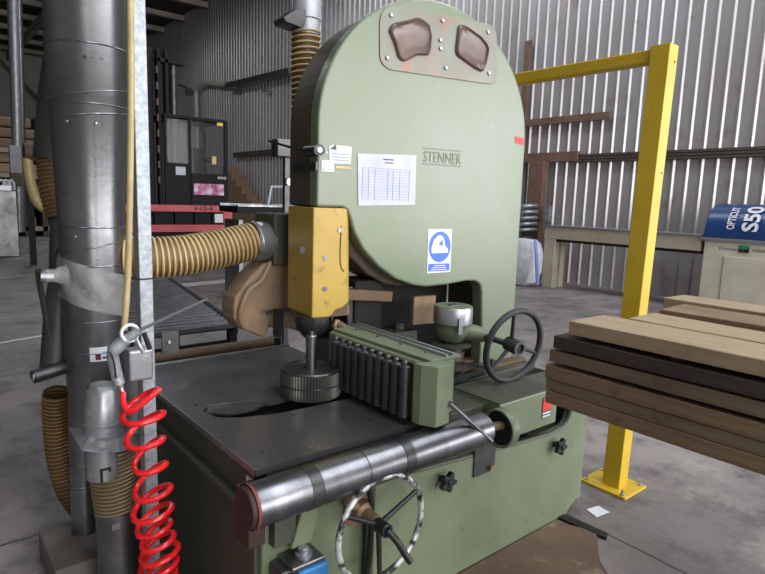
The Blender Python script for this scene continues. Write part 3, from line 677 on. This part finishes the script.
def seam(z,x_,y_,r,tilt=0,tn='duct_seam',ph=0):
    return MB().tube([Vector((x_+r*math.cos(a),y_+r*math.sin(a),z+tilt*math.cos(a-ph))) for a in [2*PI*k/40 for k in range(40)]],.004,6,closed=True).build(tn,'galv_dull',D)
seam(2.11,.68,2.88,.163,.03); seam(2.06,.68,2.88,.159); seam(2.30,.68,2.88,.164); seam(2.02,.679,2.88,.157,.02)
seam(1.54,.672,2.88,.139); seam(1.46,.672,2.88,.139,.03); seam(1.37,.672,2.88,.139); seam(1.12,.672,2.88,.138,.0); seam(.98,.672,2.88,.138); seam(.45,.583,2.84,.06); seam(.35,.581,2.835,.06)
for a_,z in ((-2.3,1.98),(-1.6,1.98),(-2.3,1.5),(-1.7,1.5),(-1.7,1.41)):
    p=Vector((.671+.16*math.cos(a_),2.88+.16*math.sin(a_),z)) if z>1.9 else Vector((.672+.139*math.cos(a_),2.88+.139*math.sin(a_),z))
    MB().rev([(.006,0),(.004,.004)],p,(math.cos(a_),math.sin(a_),0),8).build('rivet','alu',D)
tag(MB().box((.40,2.56,0),(.66,2.95,.12)).build('concrete_plinth','plinth',bevel=.01),'low grey concrete block under the foot of the big duct','block')
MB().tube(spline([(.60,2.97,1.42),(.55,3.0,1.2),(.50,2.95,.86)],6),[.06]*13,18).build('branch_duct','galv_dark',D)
MB().cyl((.55,2.9,.90),PY(33,377,2.86),.03,seg=20).build('stub_pipe','darksteel',D)
MB().cyl(PY(33.5,377,2.86)+Vector((.001,0,0)),PY(32.5,377,2.86),.022,seg=20).build('stub_mouth','galv_post',D)
# sticker with red dot
def ductpt(a,z,r=.141): return Vector((.672+r*math.cos(a),2.88+r*math.sin(a),z))
def curved(a0,a1,z0,z1,r,m,name):
    mb=MB(); n=6
    for i in range(n+1):
        a=a0+(a1-a0)*i/n; mb.v+=[ductpt(a,z0,r),ductpt(a,z1,r)]
    for i in range(n): mb.f.append([2*i,2*i+2,2*i+3,2*i+1]); mb.sm.append(True)
    return mb.build(name,m,D)
curved(-2.02,-1.45,.945,1.01,.1405,'white','duct_sticker'); curved(-1.86,-1.70,.952,.978,.1415,mat('maroon_print',(96,30,50),.5),'sticker_dot'); curved(-1.66,-1.5,.955,.966,.1415,'inkdark','sticker_print'); curved(-1.66,-1.5,.975,.987,.1415,'ink','sticker_print')
# small maker mark on the upper duct
def up(a,z,r=.1735): return Vector((.68+r*math.cos(a),2.88+r*math.sin(a),z))
MB().prism([(.009*math.cos(2*PI*k/12),.009*math.sin(2*PI*k/12)) for k in range(12)],lambda a,b,t:up(-1.86+a/.17,2.24+b,.1635+t),0,.001).build('duct_mark_dot',mat('dark_red_mark',(70,24,26),.5),D)
MB().prism([(.02,-.003),(.075,-.003),(.075,.004),(.02,.004)],lambda a,b,t:up(-1.86+a/.17,2.242+b,.1635+t),0,.001).build('duct_mark_line','inkdark',D)
# film wrap
mb=MB(); n=60; rows=9
for j in range(rows):
    for i in range(n):
        a=2*PI*i/n; zz=1.18+.19*j/(rows-1)+.05*math.cos(a-2.8)
        rr=.143+.006*math.sin(5*a+j)+.004*random.random(); mb.v.append(Vector((.672+rr*math.cos(a),2.88+rr*math.sin(a),zz)))
for j in range(rows-1):
    for i in range(n): mb.f.append([j*n+i,j*n+(i+1)%n,(j+1)*n+(i+1)%n,(j+1)*n+i]); mb.sm.append(True)
FW=tag(mb.build('plastic_film_wrap','wrap'),'crumpled clear plastic film wrapped round the big left duct','film')
p0=Vector((.55,2.83,1.33)); 
mb=MB().rev([(.05,0),(.028,.05),(.03,.08),(.012,.10)],p0,PY(42,276,2.83)-p0,14); mb.build('film_knot','wrap',FW)
q=PY(40,277,2.84)
bk=thing('pipe_damper_handle','dark damper valve with hanging cord beside the film-wrapped duct','damper',(q.x,q.y,1.0))
MB().cyl(q,q+Vector((.05,0,-.004)),.022,seg=16).build('valve_nose','alu',bk)
MB().tube(spline([q+Vector((-.005,0,.03)),q+Vector((.0,.02,-.03)),q+Vector((.01,.03,-.10)),q+Vector((.018,.03,-.18)),q+Vector((.025,.03,-.26))],5),.012,8).build('hanging_cord','void',bk)
# rear dark duct and amber flex at upper left
T2=thing('rear_branch_duct','dark duct with amber corrugated hose hanging behind the big left duct','duct',(.6,3.3,0))
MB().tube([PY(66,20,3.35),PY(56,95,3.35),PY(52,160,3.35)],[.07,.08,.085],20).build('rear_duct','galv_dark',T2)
MB().cyl(PY(52,152,3.36),PY(38,152,3.4),.05,seg=16).build('rear_stub','darksteel',T2)
r0=spline([PY(52,158,3.35),PY(54,185,3.33),PY(61,215,3.3)],8)
flex(T2,[PY(52,156,3.35),PY(54,185,3.33),PY(61,217,3.3)],.066,.02,.005,'golddark','goldrib')
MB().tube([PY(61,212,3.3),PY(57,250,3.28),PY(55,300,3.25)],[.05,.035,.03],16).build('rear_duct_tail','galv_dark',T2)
T3=thing('amber_suction_hose','amber corrugated suction hose hanging below the stub pipe, behind the duct foot','hose',(.5,3.0,.3))
flex(T3,[PY(57,392,3.02),PY(57,420,3.06),PY(60,455,3.08),PY(70,490,3.08),PY(84,510,3.06)],.060,.02,.0035,'golddark','goldrib')
# galvanised post with fittings
px_,py_=.683,2.22
P=thing('galvanised_post','square spangled galvanised steel post in front of the saw table','post',(px_,py_,0))
MB().box((px_-.02,py_-.028,0),(px_+.028,py_+.028,3.4)).build('post_tube','galv_post',P,bevel=.003)
MB().box((px_-.08,py_-.08,0),(px_+.08,py_+.08,.01)).build('foot_plate','galv_post',P)
MB().torus((px_,py_,1.385),(0,0,1),.041,.003,24,6).build('cable_tie','black',P)
q=PY(168,338,2.26)
MB().box((q.x-.03,2.24,q.z-.06),(q.x+.035,2.25,q.z+.03)).build('side_bracket','darksteel',P)
MB().rev([(.008,0),(.006,.01)],(q.x-.005,2.24,q.z-.01),(0,-1,0),10).build('bracket_bolt','alu',P)
# conduit (beige hose) along the post
hp=[PY(131,-60,2.12)+Vector((0,0,1.2)),PY(131,-60,2.12),PY(130.5,0,2.12),PY(131,90,2.12),PY(130,180,2.13),PY(128,270,2.15),PY(124,330,2.15)]
tag(MB().tube(spline(hp,6),.0115,12).build('air_hose','goldpipe'),'thin beige air hose hanging straight down beside the galvanised post','hose')
# junction box and blow gun
q=PY(138.5,362,2.16)
JB=thing('junction_box','small grey metal junction box on the front of the galvanised post','box',(q.x,2.16,q.z))
MB().box((q.x-.045,2.12,q.z-.062),(q.x+.042,2.19,q.z+.055)).build('box_body','galv',JB,bevel=.01,bseg=3)
MB().box((q.x-.05,2.19,q.z-.05),(q.x-.035,2.22,q.z+.05)).build('box_mount','darksteel',JB)
bg_=thing('air_blow_gun','grey air blow gun with long thin nozzle hanging over the duct sticker','gun',PY(112,345,2.1))
MB().tube([PY(121,343,2.08),PY(139,331,2.05)],[.022,.014],14).build('gun_barrel','galv_post',bg_)
MB().tube([PY(138,331,2.05),PY(207,299,1.92)],[.006,.0045],10).build('gun_nozzle','alu',bg_)
MB().tube(spline([PY(122,343,2.08),PY(113,353,2.09),PY(116,372,2.1),PY(119,384,2.1)],5),[.024]*5+[.02]*11,12).build('gun_grip','galv_post',bg_)
MB().torus(PY(130,333,2.06),(0,-1,.1),.028,.006,24,8).build('hanging_ring','white',bg_)
MB().tube(spline([PY(135,336,2.06),PY(139,345,2.05),PY(143,352,2.05)],4),.007,8).build('gun_trigger','alu',bg_)
MB().tube([PY(144,333,2.06),PY(150,349,2.06)],.009,8).build('trigger_spring','black',bg_)
MB().tube(spline([PY(110,352,2.07),PY(114,362,2.07),PY(116,378,2.08)],4),.003,6).build('grip_wire','black',bg_)
# red coil hose
coil=[]
vv=[(390,138),(412,143),(437,146),(462,150),(488,152),(509,153),(525,155),(539,157),(551,159),(563,160),(575,161)]
ctr=[PY(u,v,2.04) for v,u in vv]
while ctr[-1].z>.06:
    ctr.append(ctr[-1]+Vector((.001,0,-.038)))
for i in range(len(ctr)-1):
    for k in range(16):
        t=k/16; c=ctr[i].lerp(ctr[i+1],t); a=2*PI*t-2.6; r=.060+.008*math.sin(i*1.7+t)
        coil.append(c+Vector((r*math.cos(a),r*.9*math.sin(a),.024*math.cos(a))))
RC=thing('coiled_air_hose','bright red coiled plastic air hose hanging from the blow gun','hose',(.66,2.04,0))
start=spline([PY(123,392,2.08),PY(124,404,2.06),PY(132,411,2.03),coil[6]],5)[:-1]
MB().tube(start+coil[6:],.0105,10).build('coil','redcoil',RC)
MB().tube([PY(118.5,378,2.1),PY(121,388,2.09)],.010,12).build('hose_coupling','brass',RC)
MB().tube([PY(121,387,2.09),PY(123.5,396,2.08)],.0075,12).build('hose_ferrule','alu',RC)
# drop valve, hose and floor pipe
VY=2.30
V=thing('blast_gate_drop','grey cylindrical blast gate with flange in front of the big duct','valve',PY(102,440,VY))
c=PY(103,388,VY); b_=PY(101,442,VY); d_=(c-b_).normalized()
MB().rev([(.062,0),(.062,.075),(.066,.078),(.066,.084),(.062,.087),(.060,.205),(.045,.228),(.001,.230)],b_,d_,32).build('gate_cylinder','galv',V)
fl_=[PY(75,438,VY),PY(88,437,VY-.06),PY(118,438,VY-.07),PY(150,430,VY),PY(142,446,VY-.03),PY(120,452,VY-.07),PY(97,453,VY-.07),PY(82,451,VY-.04)]
fm=MB(); n=8; fm.add(fl_+[p+Vector((0,.12,.0)) for p in fl_],[list(range(n)),list(range(n,2*n))[::-1]]+[[i,i+n,(i+1)%n+n,(i+1)%n] for i in range(n)])
fm.build('gate_flange','galv',V,bevel=.003)
s0=PY(102,446,VY-.01); s1=PY(102.5,476,VY-.01)
MB().cyl(s0,s1,.056,seg=32).build('gate_sleeve','galv',V)
js=MB(); vd=(PY(102,460,VY)-EYE); vd.z=0; vd.normalize(); sd=Vector((vd.y,-vd.x,0))
def sl(a,z): return Vector((s1.x,s1.y,0))-vd*math.sqrt(max(0,.0572**2-a*a))+sd*a+Vector((0,0,z))
for a0,a1,z0,z1 in ((-.008,.002,s1.z,s1.z+.055),(-.008,.03,s1.z+.045,s1.z+.055),(.022,.03,s1.z+.035,s1.z+.055)):
    n_=5; vs=[]
    for i in range(n_+1):
        a=a0+(a1-a0)*i/n_; vs+=[sl(a,z0),sl(a,z1)]
    js.add(vs,[[2*i,2*i+2,2*i+3,2*i+1] for i in range(n_)])
js.build('bayonet_slot','void',V)
MB().cyl(PY(137,352,2.34),PY(137,435,2.34),.05,seg=20).build('gate_backplate','galv',V)
FH=thing('floor_suction_pipe','dark round suction pipe on the floor with short gold hose, left of red coil','pipe',(.6,2.42,0))
fp0=PY(118,506,2.42)
flex(FH,[PY(112,446,2.42),PY(114,475,2.42),fp0],.088,.016,.0035,mat('khaki_hose_skin',(96,84,66),.5,.2),mat('khaki_hose_rib',(150,132,100),.4,.3))
MB().rev([(.09,fp0.z),(.09,fp0.z-.02),(.086,fp0.z-.022),(.086,0.0)],(fp0.x,fp0.y,0),(0,0,1),36).build('floor_pipe','galv_dull',FH)
MB().box((fp0.x-.05,fp0.y-.10,.36),(fp0.x-.02,fp0.y-.07,.385)).build('clamp_screw','alu',FH)
# ================================================================= big corrugated hose to the saw
HS=thing('dust_hose','wide golden corrugated dust hose running from the post to the saw','hose',(1.1,2.78,1.3))
flex(HS,[(.80,2.86,1.40),(.90,2.82,1.395),(1.05,2.80,1.40),(1.22,2.80,1.425),(1.43,2.80,1.463)],.092,.0235,.0062)
tag(MB().torus((1.44,2.80,1.463),(1,0,.1),.10,.007,32,8).build('hose_clamp','alu'),'bright steel clamp at the saw end of the golden hose','clamp')
# ================================================================= upper duct above hood
UD=thing('overhead_duct','shiny galvanised duct with amber corrugated hose dropping behind the saw hood','duct',(1.85,2.95,1.9))
uc=PY(306,26,2.95)
MB().cyl((uc.x,2.95,uc.z-.05),(uc.x,2.95,4.8),.078,seg=32).build('overhead_pipe','galv_bright',UD)
for dz in (.0,.07): MB().torus((uc.x,2.95,uc.z-.04+dz),(0,0,1),.079,.004,32,6).build('pipe_bead','galv',UD)
flex(UD,[(uc.x,2.95,uc.z-.02),(uc.x+.0,2.95,uc.z-.25),(uc.x+.01,2.96,uc.z-.5),(uc.x+.03,2.97,uc.z-.75)],.077,.03,.006,'golddark','cream')
MB().prism([(272,17),(288,12),(299,14),(300,22),(290,36),(276,32)] and [(-.14,-.03),(-.06,.03),(.0,.04),(.0,-.02),(-.03,-.06),(-.12,-.05)],lambda a,b,t:Vector((uc.x-.05+a,2.93+t,uc.z+.02+b)),-.06,.06).build('damper_plate','darksteel',UD,bevel=.004)
tag(MB().cyl((uc.x+.16,3.1,1.6),(uc.x+.16,3.1,4.8),.045,seg=20).build('riser_pipe','galv_dull'),'dark grey riser pipe behind the saw hood, right of shiny overhead duct','pipe')
# ================================================================= bits behind: switch gear bracket at hood's left
q=PY(284,150,4.2)
SB=thing('wall_switch_box','dark switch box on a slim stand behind the left side of the hood','box',(q.x,4.2,0))
MB().box((q.x-.09,4.15,q.z-.06),(q.x+.08,4.25,q.z+.08)).build('switch_housing','darksteel',SB,bevel=.01)
MB().box((q.x-.0,4.18,0),(q.x+.04,4.22,q.z)).build('stand','darksteel',SB)
MB().rev([(.03,0),(.03,.03)],(q.x+.02,4.17,q.z-.25),(0,-1,0),12).build('push_button','alu',SB)
# ================================================================= roller conveyor behind saw
zc=.74
RCV=thing('roller_conveyor','black roller conveyor on a dark frame behind the saw table','conveyor',(1.9,5.0,0))
A_=PZ(154.5,323,zc); B_=PZ(229,323,zc)
x0,x1,y0,y1=1.15,1.92,4.05,6.6
def cvx(x,y): return Vector((x+(y-4.05)*.16,y,0))
for k in range(24):
    y=y0+.04+k*.105
    a=cvx(x0+.03,y); b=cvx(x1-.03,y)
    MB().cyl((a.x,y,zc-.025),(b.x,y,zc-.025),.032,seg=14).build('conveyor_roller','darksteel',RCV)
for x_ in (x0,x1): MB().beam(cvx(x_,y0)+Vector((0,0,zc-.04)),cvx(x_,y1)+Vector((0,0,zc-.04)),.04,.09).build('side_rail','fblk',RCV)
MB().beam(cvx(x0,y0)+Vector((0,0,zc-.02)),cvx(x1,y0)+Vector((0,0,zc-.02)),.02,.03).build('end_strip','galv_dull',RCV)
for y in (y0+.1,y1-.3):
    for x_ in (x0,x1): p=cvx(x_,y); MB().box((p.x-.03,y-.03,0),(p.x+.03,y+.03,zc-.06)).build('leg','fblk',RCV)
    a=cvx(x0,y);b=cvx(x1,y); MB().beam(a+Vector((0,0,.55)),b+Vector((0,0,.55)),.04,.07).build('cross_rail','fblk',RCV); MB().beam(a+Vector((0,0,.25)),b+Vector((0,0,.25)),.04,.05).build('cross_rail','fblk',RCV)
OR=thing('outfeed_roller','brown rusty outfeed roller just behind the steel saw table','roller',(1.5,3.5,0))
MB().cyl((1.0,3.52,.70),(1.95,3.52,.70),.035,seg=20).build('roller_tube','brownrust',OR)
for x_ in (.98,1.97): MB().box((x_-.02,3.48,0),(x_+.02,3.56,.73)).build('bearing_stand','fblk',OR)
# painted white line on floor
tag(MB().prism([(3.3,10.35),(6.9,11.05),(6.9,11.4),(3.3,10.75)],lambda a,b,t:Vector((a,b,t)),0,.003).build('floor_marking',mat('worn_white_floor_paint',(190,188,184),.6,0,(160,156,152),3,.8)),'worn white painted line on the floor beyond the roller conveyor','marking')
tag(MB().prism([(-.6,7.05),(1.6,7.75),(1.6,7.79),(-.6,7.09)],lambda a,b,t:Vector((a,b,t)),0,.003).build('floor_marking','white'),'thin pale scratch line across the floor at far left','marking')
# ================================================================= OPTICUT cross-cut saw line
OC=thing('crosscut_conveyor','long grey-beige conveyor beam on legs along the corrugated wall','conveyor',(10.5,5.6,0))
MB().box((10.3,4.13,1.02),(10.75,7.22,1.27)).build('beam','beige_d',OC,bevel=.01)
MB().box((10.28,4.13,1.27),(10.77,7.24,1.295)).build('top_strip','alu',OC)
MB().box((10.3,6.95,0),(10.48,7.2,1.02)).build('leg','beige_d',OC,bevel=.01); MB().box((10.60,6.98,0),(10.75,7.18,1.02)).build('leg','beige',OC,bevel=.01)
MB().box((10.35,4.14,.97),(10.7,7.1,1.02)).build('shadow_channel','void',OC)  # black strip added for the shade under the beam
CC=thing('crosscut_saw_cabinet','beige cross-cut saw cabinet with blue arched hood at the right edge','machine',(10.75,2.4,0))
MB().box((10.28,.9,.05),(11.28,4.07,1.22)).build('cabinet','beige',CC,bevel=.015)
MB().box((10.26,.95,.12),(10.285,3.74,.98)).build('door','beige',CC,bevel=.008)
MB().box((10.25,.85,1.20),(11.3,4.12,1.26)).build('hood_rail','alu',CC,bevel=.01)
# arch hood profile in x-z
arcp=[]
ax_,az_=.50,.56
for k in range(25):
    th=PI*k/24; arcp.append((10.78-ax_*math.cos(th)*(1 if abs(math.cos(th))<1 else 1),1.26+az_*math.sin(th)**.8))
MBh=MB().prism(arcp,lambda a,b,t:Vector((a,t,b)),.9,4.10); hb=MBh.build('arched_hood','bluehood',CC,bevel=.03,bseg=3)
for p in hb.data.polygons:
    if len(p.vertices)==4: p.use_smooth=True
S_=[Vector((a,0,b)) for a,b in arcp]; AL=arclen(S_)
def onarc(s,y,off=.006):
    p,t=sample(S_,AL,max(0,s)); nrm=Vector((-t.z,0,t.x)); 
    if nrm.x>0 and t.z>0: nrm=-nrm
    if nrm.z<0: nrm=-nrm
    nrm=(p-Vector((10.78,0,1.2))).normalized()
    return Vector((p.x+nrm.x*off,y,p.z+nrm.z*off))
# reading direction runs up the arch
text('model_lettering','OPTICUT','white',CC,(0,0,0),(1,0,0),(0,1,0),1,fit=(.40,.12),bold=.02,fn=lambda a,b,c:onarc(.14+a,3.64+b,.03))
text('model_number_lettering','S50','white',CC,(0,0,0),(1,0,0),(0,1,0),1,fit=(.46,.24),bold=.03,fn=lambda a,b,c:onarc(.12+a,3.30+b,.03))
text('maker_lettering','Dimter','inkdark',CC,(0,0,0),(0,-1,0),(0,0,1),1,fit=(.27,.05),fn=lambda a,b,c:Vector((10.276,3.83-a,1.075+b)))
text('group_lettering','WEINIG','galv_dull',CC,(0,0,0),(0,-1,0),(0,0,1),1,fit=(.22,.05),fn=lambda a,b,c:Vector((10.276,3.35-a,1.075+b)))
MB().box((10.268,3.39,1.08),(10.278,3.54,1.17)).build('logo_square',mat('logo_green',(44,120,92),.5),CC)
MB().prism([(3.39,1.06),(3.54,1.06),(3.54,1.10),(3.50,1.12),(3.47,1.09),(3.44,1.12),(3.41,1.11),(3.39,1.14)],lambda a,b,t:Vector((t,a,b)),10.262,10.274).build('logo_wave','black',CC)
# bag, spring stack, small junk near the stanchion
def pillow(c,sx,sy,sz,m,name,label,cat):
    mb=MB(); nu,nv=16,10
    for j in range(nv+1):
        ph=PI*j/nv
        for i in range(nu):
            a=2*PI*i/nu; cr=lambda v:math.copysign(abs(v)**.45,v)
            r=1+.06*random.uniform(-1,1)
            mb.v.append(Vector((c[0]+sx*cr(math.cos(a))*abs(math.sin(ph))**.35*r,c[1]+sy*cr(math.sin(a))*abs(math.sin(ph))**.35*r,c[2]+sz*(1-math.cos(ph))/2*(1 if j else 1))))
    for j in range(nv):
        for i in range(nu): mb.f.append([j*nu+i,j*nu+(i+1)%nu,(j+1)*nu+(i+1)%nu,(j+1)*nu+i]); mb.sm.append(True)
    return tag(mb.build(name,m),label,cat)
pillow((10.15,7.62,0),.27,.42,1.0,'bag','waste_sack','white woven sack standing between saw hood and grey conveyor leg','sack')
tag(MB().tube(spline([PX(535,241,10.0),PX(536.5,255,9.86),PX(537,270,9.86),PX(537.5,285,9.9)],4),.035,8).build('blue_strap',mat('pale_blue_strap',(120,130,190),.6)),'pale blue strap hanging over the white woven sack','strap')
mb=MB(); 
for k in range(5): mb.torus((10.85,8.15,1.12+.13*k),(0,.15,1),.26,.045,28,8)
t=thing('coil_spring_stack','stack of grey hose coils on a stand beside the saw hood edge','coil',(10.85,8.15,0))
mb.build('coils','galv',t); MB().cyl((10.85,8.15,0),(10.85,8.15,2.6),.04).build('stand_pole','darksteel',t)
MB().cyl((11.0,8.0,0),(10.85,8.15,1.0),.2,.2,16).build('coil_stand','darksteel',t)
q=PX(546,214,11.1)
tag(MB().box((11.1,q.y-.09,q.z-.16),(11.2,q.y+.08,q.z+.18)).build('socket_box','alu',bevel=.01),'small white socket box on the rust brown stanchion','box')
# ================================================================= FORKLIFT
FK=thing('side_loader_forklift','red and black side-loading forklift with glazed cab and tall mast','forklift',(5.2,13.6,0))
y=13.0
MB().box((3.6,y,1.29),(6.09,y+.12,1.44)).build('upper_chassis_beam','fred',FK,bevel=.01)
MB().box((3.6,y,.84),(6.09,y+.12,1.0)).build('lower_chassis_beam','fred',FK,bevel=.01)
MB().box((3.6,y+.1,.86),(6.07,y+1.6,1.42)).build('chassis','fblk',FK)
for x_ in (4.3,4.75,5.2,5.62): MB().box((x_,y+.03,1.0),(x_+.05,y+.1,1.29)).build('chassis_rib','fblk',FK)
MB().box((5.66,y-.01,1.05),(5.86,y+.03,1.25)).build('number_plate','white',FK)
MB().box((5.88,y-.01,1.0),(6.09,y+.1,1.29)).build('chassis_end','fred',FK)
MB().box((3.7,y+.05,.55),(6.05,y+1.5,.86)).build('lower_skirt','fblk',FK,bevel=.05)
text('model_lettering','H54','void',FK,(0,0,0),(1,0,0),(0,0,1),1,fit=(.42,.1),fn=lambda a,b,c:Vector((5.2+a,y-.004,1.32+b)))
for x_ in (4.0,5.6):
    for yy in (y+.3,y+1.25):
        MB().rev([(.15,-.14),(.33,-.14),(.36,-.1),(.36,.1),(.33,.14),(.15,.14)],(x_,yy,.36),(0,1,0),28).build('wheel','rubber',FK)
MB().box((3.7,y+.25,1.44),(4.42,y+1.5,4.75)).build('mast_housing','void',FK,bevel=.03)
for x_ in (4.45,4.62): MB().box((x_,y+.1,1.44),(x_+.08,y+.28,4.72)).build('mast_channel','fblk',FK,bevel=.01)
MB().cyl((4.86,y+.3,1.44),(4.86,y+.3,4.5),.09,seg=16).build('mast_cylinder','darksteel',FK)
MB().box((4.45,y+.1,4.46),(5.05,y+.3,4.54)).build('mast_crosshead','fblk',FK)
for k in range(8): MB().box((4.42,y+.08,1.9+k*.33),(4.46,y+.1,2.05+k*.33)).build('mast_bright_link','galv_dark',FK)
MB().tube([(4.9,y+.1,4.05),(5.06,y+.05,4.0),(5.10,y+.05,3.9)],.03,8).build('lamp_arm','fblk',FK); MB().rev([(.03,0),(.09,.05),(.09,.12)],(5.12,y+.1,3.92),(0,-1,-.2),16).build('work_lamp','fblk',FK)
# cab
cx0,cx1,cz0,cz1=4.55,5.98,1.44,3.38
MB().box((cx0,y+.05,cz1-.06),(cx1-.02,y+1.3,cz1+.02)).build('cab_roof','fblk',FK,bevel=.02)
for a in ((cx0,cx0+.05),(5.08,5.14),(5.93,6.0)):
    MB().box((a[0],y+.02,cz0),(a[1],y+.09,cz1)).build('cab_pillar','fblk',FK)
for xx in (cx0,5.93): MB().box((xx,y+1.2,cz0),(xx+.05,y+1.28,cz1)).build('cab_pillar','fblk',FK)
MB().box((cx0,y+.03,cz0),(5.10,y+.08,2.36)).build('cab_side_panel','fblk',FK)
CD=MB().box((5.12,y-.01,cz0+.02),(5.97,y+.05,2.16)).build('cab_door','fblk',FK,bevel=.01)
MB().box((5.13,y+.03,2.16),(5.95,y+.04,3.3)).build('door_window','glass',FK); MB().box((4.6,y+.04,2.36),(5.09,y+.05,3.3)).build('side_window','glass',FK)
MB().box((5.17,y-.02,1.68),(5.88,y-.01,1.93)).build('door_sticker',mat('pink_white_sticker',(214,190,204),.5,0,(150,40,110),6,.5),CD)
text('door_number_lettering','800','white',CD,(0,0,0),(1,0,0),(0,0,1),1,fit=(.2,.06),fn=lambda a,b,c:Vector((5.74+a,y-.015,2.05+b)))
MB().box((5.74,y+.0,3.25),(5.88,y+.02,3.32)).build('cab_warning_label',mat('amber_label',(222,180,70),.5),FK)
MB().box((4.78,y+.02,2.1),(5.0,y+.028,2.28)).build('panel_emblem','galv_post',FK)
MB().box((5.55,y+.6,1.6),(5.85,y+1.0,2.1)).box((5.55,y+.95,2.1),(5.85,y+1.05,2.8)).build('driver_seat','fblk',FK,bevel=.04)
MB().torus((5.72,y+.35,2.5),(0,-.5,1),.15,.02,24,8).build('steering_wheel','black',FK)
MB().box((5.62,y+.02,2.38),(5.72,y+.03,2.56)).build('window_sticker','cream',FK)
# timber leaning against wall by the forklift
for k in range(7):
    a=PX(226+k*2.2,165+k*4.6,10.9); 
    o=MB().box((10.7,20.6+.45*k,0),(11.2,21.04+.45*k,2.9-.28*(6-k))).build('timber_block','wood4',bevel=.02)
    tag(o,'reddish brown timber block in the stepped pile by the wall, right of forklift','timber','stepped timber pile by the wall')
# white-framed bench conveyor behind flex hose
BC=thing('bench_conveyor','long low bench conveyor with pale frame between forklift and saw','conveyor',(5.2,9.0,0))
a=PY(232,207,9);b=PY(292,209,9.0)
MB().box((a.x,8.8,1.42),(5.7,9.5,1.52)).build('bed','fblk',BC)
MB().box((a.x,8.78,1.52),(5.7,8.84,1.55)).build('front_strip','galv_dull',BC); MB().box((a.x,9.46,1.52),(5.7,9.52,1.56)).build('rear_strip','galv_dull',BC)
for x_ in (a.x+.05,4.95,5.6): MB().box((x_,8.85,0),(x_+.07,9.4,1.3)).build('leg','galv_dull',BC)
MB().tube([PY(268,205,9),PY(271,187,9),PY(284,187,9),PY(288,206,9)],.035,8).build('bracket_frame','galv_post',BC)
MB().box((4.4,8.86,.95),(5.6,9.3,1.12)).build('lower_shelf','galv_post',BC)
# ================================================================= FAR LEFT
zf=20
pL=thing('thin_wall_duct','slim shiny vertical duct at the far left with a paper-covered box','duct',(2.8,zf,0))
MB().tube([PY(11,-40,zf),PY(16,100,zf),PY(19.5,232,zf)],.14,14).build('duct_pipe','galv',pL)
MB().tube([PY(17,-40,zf+.3),PY(21,100,zf+.3),PY(23,225,zf+.3)],.10,12).build('duct_pipe','galv_dull',pL)
a=PY(9,145,zf-.3); b=PY(22,173,zf-.3); MB().box((a.x,zf-.35,b.z),(b.x,zf-.15,a.z)).build('papers',mat('pinned_papers',(176,172,178),.6,0,(150,146,150),3,.8),pL)
a=PY(10,172,zf-.3); b=PY(22,186,zf-.3); MB().box((a.x,zf-.35,b.z),(b.x,zf-.15,a.z)).build('control_box','brownrust',pL,bevel=.02)
a=PY(-12,190,17); b=PY(19,233,17)
MC=thing('grey_cabinet','pale grey machine cabinet at the far left edge','cabinet',((a.x+b.x)/2,17.3,0))
MB().box((a.x,17,0),(b.x,17.8,a.z+.0)).build('cabinet_body','galv_dull',MC,bevel=.02); MB().box((a.x,17.1,a.z),(b.x-.1,17.7,a.z+.12)).build('cabinet_tray','alu',MC)
for k in range(3): MB().tube(spline([PY(-4+6*k,190,17.2),PY(0+5*k,180,17.2),PY(6+4*k,184,17.2),PY(8+3*k,190,17.2)],5),.03,6).build('cable_loop','white',MC)
RK=thing('timber_rack','dark timber rack with pale packs of wood at the far left','rack',(2.9,24,0))
for u in (-8,28,46): q=PY(u,232,24); MB().box((q.x-.08,24,0),(q.x+.08,26,4.2)).build('rack_upright','rail',RK)
for v in (150,170,190,208): 
    z_=PY(25,v,24).z; pass
for z_ in (.30,1.40,2.15,3.0): MB().box((1.8,24,z_-.1),(4.3,25.85,z_+.05)).build('rack_beam','beige_d',RK)
MB().box((1.8,25.9,0),(4.3,26,4.1)).build('rack_back','void',RK)
for i,z_ in enumerate((.35,1.45,2.2,2.56,3.05,3.41,3.77)):
    o=MB().box((1.9+.1*(i%2),24.15,z_),(3.2+.15*(i%3)+.6,25.8,z_+.33)).build('timber_pack','wood' if i<4 else 'wood2',bevel=.06)
    tag(o,'pack of brown sawn timber on the dark rack at far left','timber','timber packs on the far rack')
HSF=thing('far_cream_hose','curved cream hose sagging under a dark fan, beyond the left duct','hose',(3.2,15,0))
MB().tube(spline([PY(27,158,15),PY(30,180,15),PY(35,198,15),PY(44,208,15),PY(56,205,15)],6),.11,12).build('hose_tube','goldpipe',HSF)
q=PY(30,152,15); MB().rev([(.18,0),(.2,.1),(.2,.3),(.1,.35)],q+Vector((-.12,0,0)),(1,0,0),16).build('fan_motor','brownrust',HSF)
MB().cyl(q+Vector((.2,0,0)),q+Vector((.9,0,0)),.17,seg=16).build('fan_duct','fblk',HSF)
MB().box((q.x-.1,15.0,0),(q.x+.02,15.1,q.z)).build('fan_stand','fblk',HSF)
# diagonal brace on the far wall
tag(MB().beam(PY(-5,55,44),PY(52,112,44),.15,.15).build('wall_brace','rail'),'dark diagonal brace across the pale far wall at upper left','brace')
